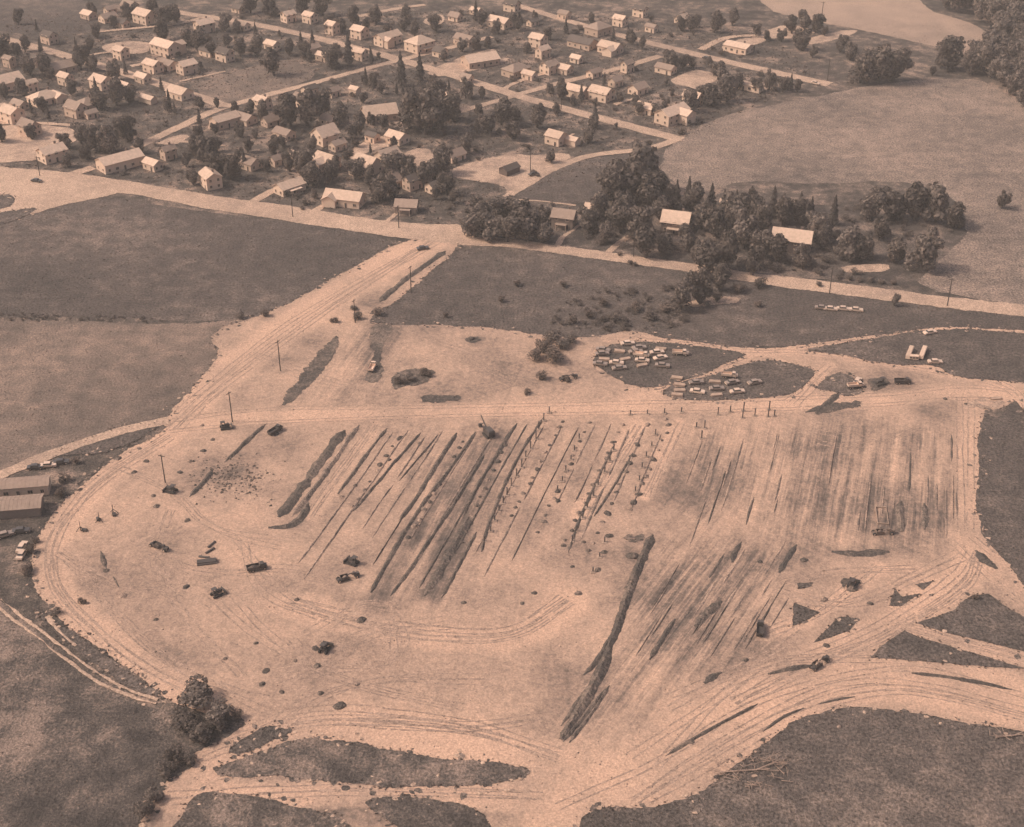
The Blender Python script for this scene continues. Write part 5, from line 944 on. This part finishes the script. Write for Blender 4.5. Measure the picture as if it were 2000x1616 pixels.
junk_lot([(1328, 765, 's'), (1350, 765, 't'), (1362, 768, 'c'), (1384, 776, 'c'), (1386, 760, 's'), (1400, 762, 'c'), (1414, 764, 'c'), (1430, 750, 'c'), (1424, 738, 't'), (1406, 732, 'c'), (1372, 756, 's'), (1344, 776, 's'), (1474, 750, 'c'), (1316, 770, 'c'), (1338, 758, 'c'), (1396, 748, 's'), (1412, 750, 'c'), (1360, 750, 'c'), (1400, 774, 's'), (1440, 768, 'c'), (1376, 742, 's')], 'lower grass lot', 'junk in the lower lot')
truck(1670, 758, 10, 'car_pale', 'pale truck beside the small third grass lot'); car(1674, 748, 60, 'car_pale', 'pale car beside the small third grass lot')
def trailer(px, py, deg, L, label):
    x, y = P(px, py); e = empty('house_trailer', (x, y, .13), R(deg), label, 'trailer', 'white trailers in the right-hand field', (.85, .6, .55))
    link('body', cached(('tb', L), lambda: MB().box((0, 0, 1.75), (L, 2.4, 2.3)).box((0, 0, .5), (L * .9, 1.2, .2)).mesh('body', 'white_wall')), e)
    link('roof', cached(('tr', L), lambda: MB().box((0, 0, 3.0), (L + .2, 2.6, .2), 0, .98, .8).mesh('roof', 'pale_roof')), e)
    for i in range(3): link('window', window_mesh(1.1, 1.3), e, (-L / 3 + i * L / 3, -1.23, 1.9))
    for sy in (-1, 1): wheel(e, 0, sy, .4, .25, 'trailer')
    wheel(e, .9, -1, .4, .25, 'trailer'); wheel(e, .9, 1, .4, .25, 'trailer')
trailer(1776, 694, 66, 9, 'left of the two long white trailers in the dark right field'); trailer(1802, 694, 66, 9, 'right of the two long white trailers in the dark right field'); trailer(1784, 703, -10, 3.6, 'short white trailer at the foot of the left long trailer')
car(1826, 710, 0, 'car_pale', 'pale car at the edge of the dark right field'); car(1816, 652, 20, 'car_pale', 'lone pale car in the grass above the right-hand track', z=.06)
# steel columns standing on footings, rows across the building's floor
def column(px, py, h, lb, gr):
    x, y = P(px, py); e = empty('steel_column', (x, y, .1), jr.uniform(-.2, .2), lb, 'column', gr)
    link('post', cached('cpost', lambda: MB().box((0, 0, .5), (.32, .32, 1.0)).box((0, 0, 1.0), (.5, .5, .05)).mesh('post', 'steel')), e, (0, 0, .3), 0, (1, 1, h))
    link('footing', cached('cfoot', lambda: MB().box((0, 0, .15), (1.5, 1.5, .3), 0, .85, .85).mesh('footing', 'concrete')), e)
for (a, b, n, h, lb, gr) in [((1072, 806), (982, 986), 11, 2.4, 'dark column on a footing in the row at the fold line', 'first column row'), ((976, 1000), (948, 1060), 4, 1.8, 'column at the lower end of the fold line row', 'first column row end'), ((1130, 860), (1090, 960), 6, 1.6, 'short column between the two marked rows', 'middle column row'), ((1200, 880), (1118, 1060), 9, 1.8, 'short column on a footing in the second row', 'second column row'), ((1280, 850), (1240, 960), 6, 1.5, 'short column right of the second row', 'third column row'), ((1230, 810), (1330, 806), 4, 1.6, 'low column along the top edge of the site', 'top column row'), ((1180, 1060), (1160, 1120), 3, 1.5, 'low column left of the longest ridge', 'lower column row')]:
    for i in range(n):
        t = i / (n - 1); column(a[0] * (1 - t) + b[0] * t + jr.uniform(-2, 2), a[1] * (1 - t) + b[1] * t + jr.uniform(-2, 2), h * jr.uniform(.8, 1.15), lb, gr)
for px, py, h in [(1376, 838, 2.6), (1370, 858, 2.6), (1360, 836, 1.6), (1402, 812, 2.6), (1426, 806, 2), (1452, 804, 3), (1450, 818, 2.4), (1474, 814, 2.6), (1502, 802, 3), (1500, 816, 2.6), (1512, 814, 2)]: column(px, py, h, 'dark column in the loose cluster at the top right of the site', 'top right column cluster')
# concrete footing forms, pipe stack, masts, brush
x, y = P(1722, 1010); e = empty('footing_form', (x, y, .1), R(82), 'open timber and concrete footing form above the right-hand scraper', 'formwork', None, (.85, .5, .6))
for (cx, cy, dx, dy) in [(0, -3, 10, .35), (0, 3, 10, .35), (-4.8, 0, .35, 5.6), (4.8, 0, .35, 5.6)]: link('form_wall', MB().box((cx, cy, .6), (dx, dy, 1.2)).mesh('form_wall', 'concrete'), e)
for k in range(5): link('brace', cached('brace', lambda: MB().tube((0, 0, 0), (0, .9, .9), .07).mesh('brace', 'timber')), e, (-4 + 2 * k, -4.1, .02))
x, y = P(404, 1100); e = empty('pipe_stack', (x, y, .1), R(12), 'stack of dark pipes left of the two centre machines', 'pipes')
for k in range(7):
    link('pipe', cached('pipe', lambda: MB().tube((-2.6, 0, .28), (2.6, 0, .28), .28, .28, 10).mesh('pipe', 'steel')), e, (0, -.9 + .57 * (k % 4) + (.28 if k > 3 else 0), .46 * (k // 4)))
for px, py, d, lb in [(410, 1078, 50, 'upper loose dark pipe above the pipe stack'), (413, 1066, 60, 'topmost loose dark pipe above the pipe stack'), (398, 1090, -10, 'loose dark pipe just above the pipe stack')]:
    x, y = P(px, py); tag(link('drain_pipe', cached('dpipe', lambda: MB().tube((-1.4, 0, .3), (1.4, 0, .3), .3, .3, 10).tube((1.3, 0, .3), (1.6, 0, .3), .38, .38, 10).mesh('drain_pipe', 'steel')), None, (x, y, .1), R(d)), lb, 'pipe')
def mast(px, py, h, lb):
    x, y = P(px, py); e = empty('survey_mast', (x, y, .1), jr.uniform(0, 6), lb, 'mast')
    link('pole', cached(('mp', h), lambda: MB().tube((0, 0, 0), (0, 0, h), .1, .07).mesh('pole', 'wood_pole')), e)
    for k in range(3): link('leg', cached('mleg', lambda: MB().tube((0, 0, 1.6), (1.3, 0, 0), .09).mesh('leg', 'wood_pole')), e, (0, 0, 0), k * 2.09)
    link('base_box', cached('mbase', lambda: MB().box((0, 0, .35), (1.6, 1.0, .7), 0, .9, .9).mesh('base_box', 'machine_dark')), e, (.9, .6, 0), .4)
mast(158, 1038, 3.6, 'leftmost short mast in the left bay of the site'); mast(195, 1020, 3.4, 'middle short mast in the left bay of the site'); mast(222, 1004, 3.2, 'rightmost short mast in the left bay of the site')
def pole(px, py, hpx, lb):
    x, y = P(px, py); h = hpx / S(py) / .84; e = empty('utility_pole', (x, y, 0), R(jr.choice([55, -20, 60])), lb, 'utility pole', 'utility poles')
    link('pole', MB().tube((0, 0, -.1), (0, 0, h), .2, .13, 8).mesh('pole', 'wood_pole'), e)
    a = link('crossarm', cached('xarm', lambda: MB().box((0, 0, 0), (2.2, .14, .16)).mesh('crossarm', 'wood_pole')), e, (0, .13, h - .6))
    for k in (-.95, -.4, .4, .95): link('insulator', cached('insul', lambda: MB().tube((0, 0, 0), (0, 0, .22), .07, .05).mesh('insulator', 'insulator')), a, (k, 0, .1))
for px, py, hp, lb in [(454, 825, 58, 'tall pole beside the approach road at the site entrance'), (323, 944, 56, 'tall leaning-looking pole at the left of the site'), (548, 726, 58, 'tall pole halfway up the approach road'), (694, 632, 44, 'pole below the dark ditch bank'), (803, 572, 48, 'pole beside the ditch of the approach road'), (1620, 574, 50, 'pole on the main road right of the wood'), (1850, 598, 50, 'rightmost pole on the main road'), (1237, 502, 44, 'pole on the main road in front of the wood'), (779, 446, 40, 'pole at the left of the main road junction'), (572, 424, 38, 'pole on the main road near the driveways'), (1036, 338, 40, 'pole on the bare lot below the street bend'), (1096, 214, 34, 'pole at the lower crossroads'), (1616, 158, 36, 'pole at the end of the right-hand street'), (1604, 42, 32, 'pole at the far bright field'), (78, 344, 34, 'pole on the wide road at the left')]: pole(px, py, hp, lb)
def brush(px, py, r, n, lb):
    x, y = P(px, py); m = MB()
    for k in range(n):
        a, d = jr.uniform(0, 6.28), r * math.sqrt(jr.random()); b = jr.uniform(0, 6.28); l = jr.uniform(1.0, 4.5); cx, cy = d * math.cos(a) * 1.5, d * math.sin(a) * .8; z = jr.uniform(.1, .9)
        p0 = Vector((cx, cy, z)); p1 = p0 + Vector((l * math.cos(b), l * math.sin(b) * .7, jr.uniform(-.1, .7))); m.tube(p0, p1, jr.uniform(.05, .11), .03, 5)
        p2 = p0.lerp(p1, .6); m.tube(p2, p2 + Vector((jr.uniform(-1, 1), jr.uniform(-1, 1), jr.uniform(0, .7))), .07, .03, 4)
    e = empty('brush_pile', (x, y, .05), 0, lb, 'brush pile'); link('branches', m.mesh('branches', 'dead_wood'), e)
    t = MB(); t.tube((-r * 1.1, -.4, .3), (r * .8, .5, .4), .2, .12, 8); t.tube((r * .3, .2, .45), (r * 1.2, r * .5, .6), .18, .08, 6); link('log', t.mesh('log', 'dead_wood'), e)
brush(1462, 1508, 6.0, 70, 'big tangled pile of pale felled branches in the near right field'); brush(1975, 1440, 3.4, 16, 'small pale pile of logs at the right edge of the near field')
for px, py, L, d, lb in [(1945, 780, 5, 10, 'pale plank pile at the right-hand track bend')]:
    x, y = P(px, py); e = empty('timber_stack', (x, y, .14), R(d), lb, 'timber')
    for k in range(8): link('plank', MC['plank'], e, (jr.uniform(-.3, .3), -.6 + .38 * (k % 4), .24 * (k // 4)), jr.uniform(-.05, .05))

# ---------------------------------------------------------------- say where each single tree stands
LAND += [(850, 455, 'the main road junction'), (1010, 188, 'the lower crossroads'), (440, 210, 'the left crossroads'), (800, 118, 'the upper crossroads'), (1320, 274, 'the street end at the field'), (1800, 480, 'the hedged garden right of the wood'), (1700, 150, 'the far edge of the pale field'), (1080, 690, 'the soil tongue above the site'), (1400, 620, 'the lower end of the wood'), (1180, 610, 'the scrub below the main road'), (90, 1100, 'the left bay of the site'), (330, 1520, 'the near left field tip'), (110, 930, 'the long site buildings'), (800, 740, 'the torn tracks above the site'), (700, 615, 'the ditch of the approach road'), (490, 620, 'the foot of the approach road'), (1680, 548, 'the hedge along the main road'), (1560, 70, 'the bare lot at the far field'), (1480, 190, 'the top corner of the pale field'), (990, 260, 'the dark grove below the lower crossroads')]
SITELAND = [(690, 1102, 'the upper centre-left bulldozer'), (954, 852, 'the power shovel'), (336, 962, 'the bulldozer by the tall left pole'), (424, 1164, 'the lone lower left bulldozer'), (312, 1072, 'the scraper by the pipe stack'), (634, 1272, 'the small lower centre bulldozer'), (1724, 1044, 'the scraper below the footing forms'), (1484, 1234, 'the dark truck above the near right ridges'), (1664, 1146, 'the bulldozer between the grass islands'), (1250, 1060, 'the head of the longest ridge'), (1150, 1380, 'the foot of the longest ridge'), (195, 1020, 'the three short masts'), (620, 930, 'the widest dark ridge'), (840, 1120, 'the torn soil patches'), (454, 825, 'the pole at the site entrance'), (1450, 810, 'the top right column cluster'), (1060, 900, 'the first column row'), (1170, 960, 'the second column row'), (1400, 1330, 'the stubby lone ridge'), (600, 1350, 'the bare lower left soil'), (1860, 770, 'the right-hand track bend'), (1550, 1420, 'the near right haul road bend')]
from collections import defaultdict
TREES += XHOUSE
grp = defaultdict(list)
for t in TREES:
    e, px, py, w, h, kind = t
    lx, ly, ph = min(SITELAND if kind == 'heap' else LAND, key=lambda l: math.hypot(l[0] - px, (l[1] - py) * 1.8)); dx, dy = px - lx, (py - ly) * 1.8
    rel = ('right of' if dx > 0 else 'left of') if abs(dx) > abs(dy) else ('below' if dy > 0 else 'above')
    size = 'small' if w < 4.5 else ('large' if w > 9.5 else 'medium')
    base = {'broad': 'dark leafy tree', 'pine': 'dark pointed pine', 'shrub': 'rough shrub', 'heap': 'heap of dumped soil', 'house': 'pale gabled cottage'}[kind]
    if kind == 'shrub': size = 'low' if w < 3.5 else 'broad'
    if kind == 'house': size = 'tiny' if w < 7.2 else 'small'
    if kind == 'heap': size = 'small' if w < 2.2 else 'larger'
    grp[(size + ' ' + base, rel, ph)].append(t)
for (b, rel, ph), ts in grp.items():
    ts.sort(key=lambda t: t[1]); n = len(ts)
    for i, t in enumerate(ts):
        lb = '%s %s %s' % (b, rel, ph)
        if n > 1: lb = ('leftmost ' if i == 0 else 'rightmost ' if i == n - 1 else ['second ', 'third ', 'fourth ', 'fifth ', 'sixth ', 'seventh ', 'eighth ', 'ninth ', 'tenth ', 'eleventh ', 'twelfth '][min(i - 1, 10)]) + lb
        if len(lb.split()) > 16: lb = lb.replace('dark leafy ', '').replace('dark pointed ', '').replace('pale gabled ', '')
        t[0]['label'] = lb
    if n > 1:
        for t in ts:
          if t[5] != 'house': t[0]['group'] = '%ss %s %s' % (b, rel, ph)
for o in bpy.data.objects:
    if 'label' in o and o['label'][0].isupper(): o['label'] = o['label'][0].lower() + o['label'][1:]

# ---------------------------------------------------------------- added veil of pale air that lifts the darks
hm = bpy.data.materials.new('added_haze'); hm.use_nodes = True; hn = hm.node_tree; hn.nodes.remove(hn.nodes['Principled BSDF'])
pv = hn.nodes.new('ShaderNodeVolumePrincipled'); pv.inputs['Color'].default_value = (.95, .84, .76, 1); pv.inputs['Density'].default_value = .00019; pv.inputs['Anisotropy'].default_value = .0
hn.links.new(pv.outputs[0], hn.nodes['Material Output'].inputs['Volume'])
hb = MB().box((0, 0, 122), (7400, 7400, 246)); hme = bpy.data.meshes.new('added_haze'); hme.from_pydata(hb.v, [], hb.f); hme.materials.append(hm)
tag(link('added_haze', hme), 'thin even pale veil added over the whole place to lift the darks', None, None, 'stuff')
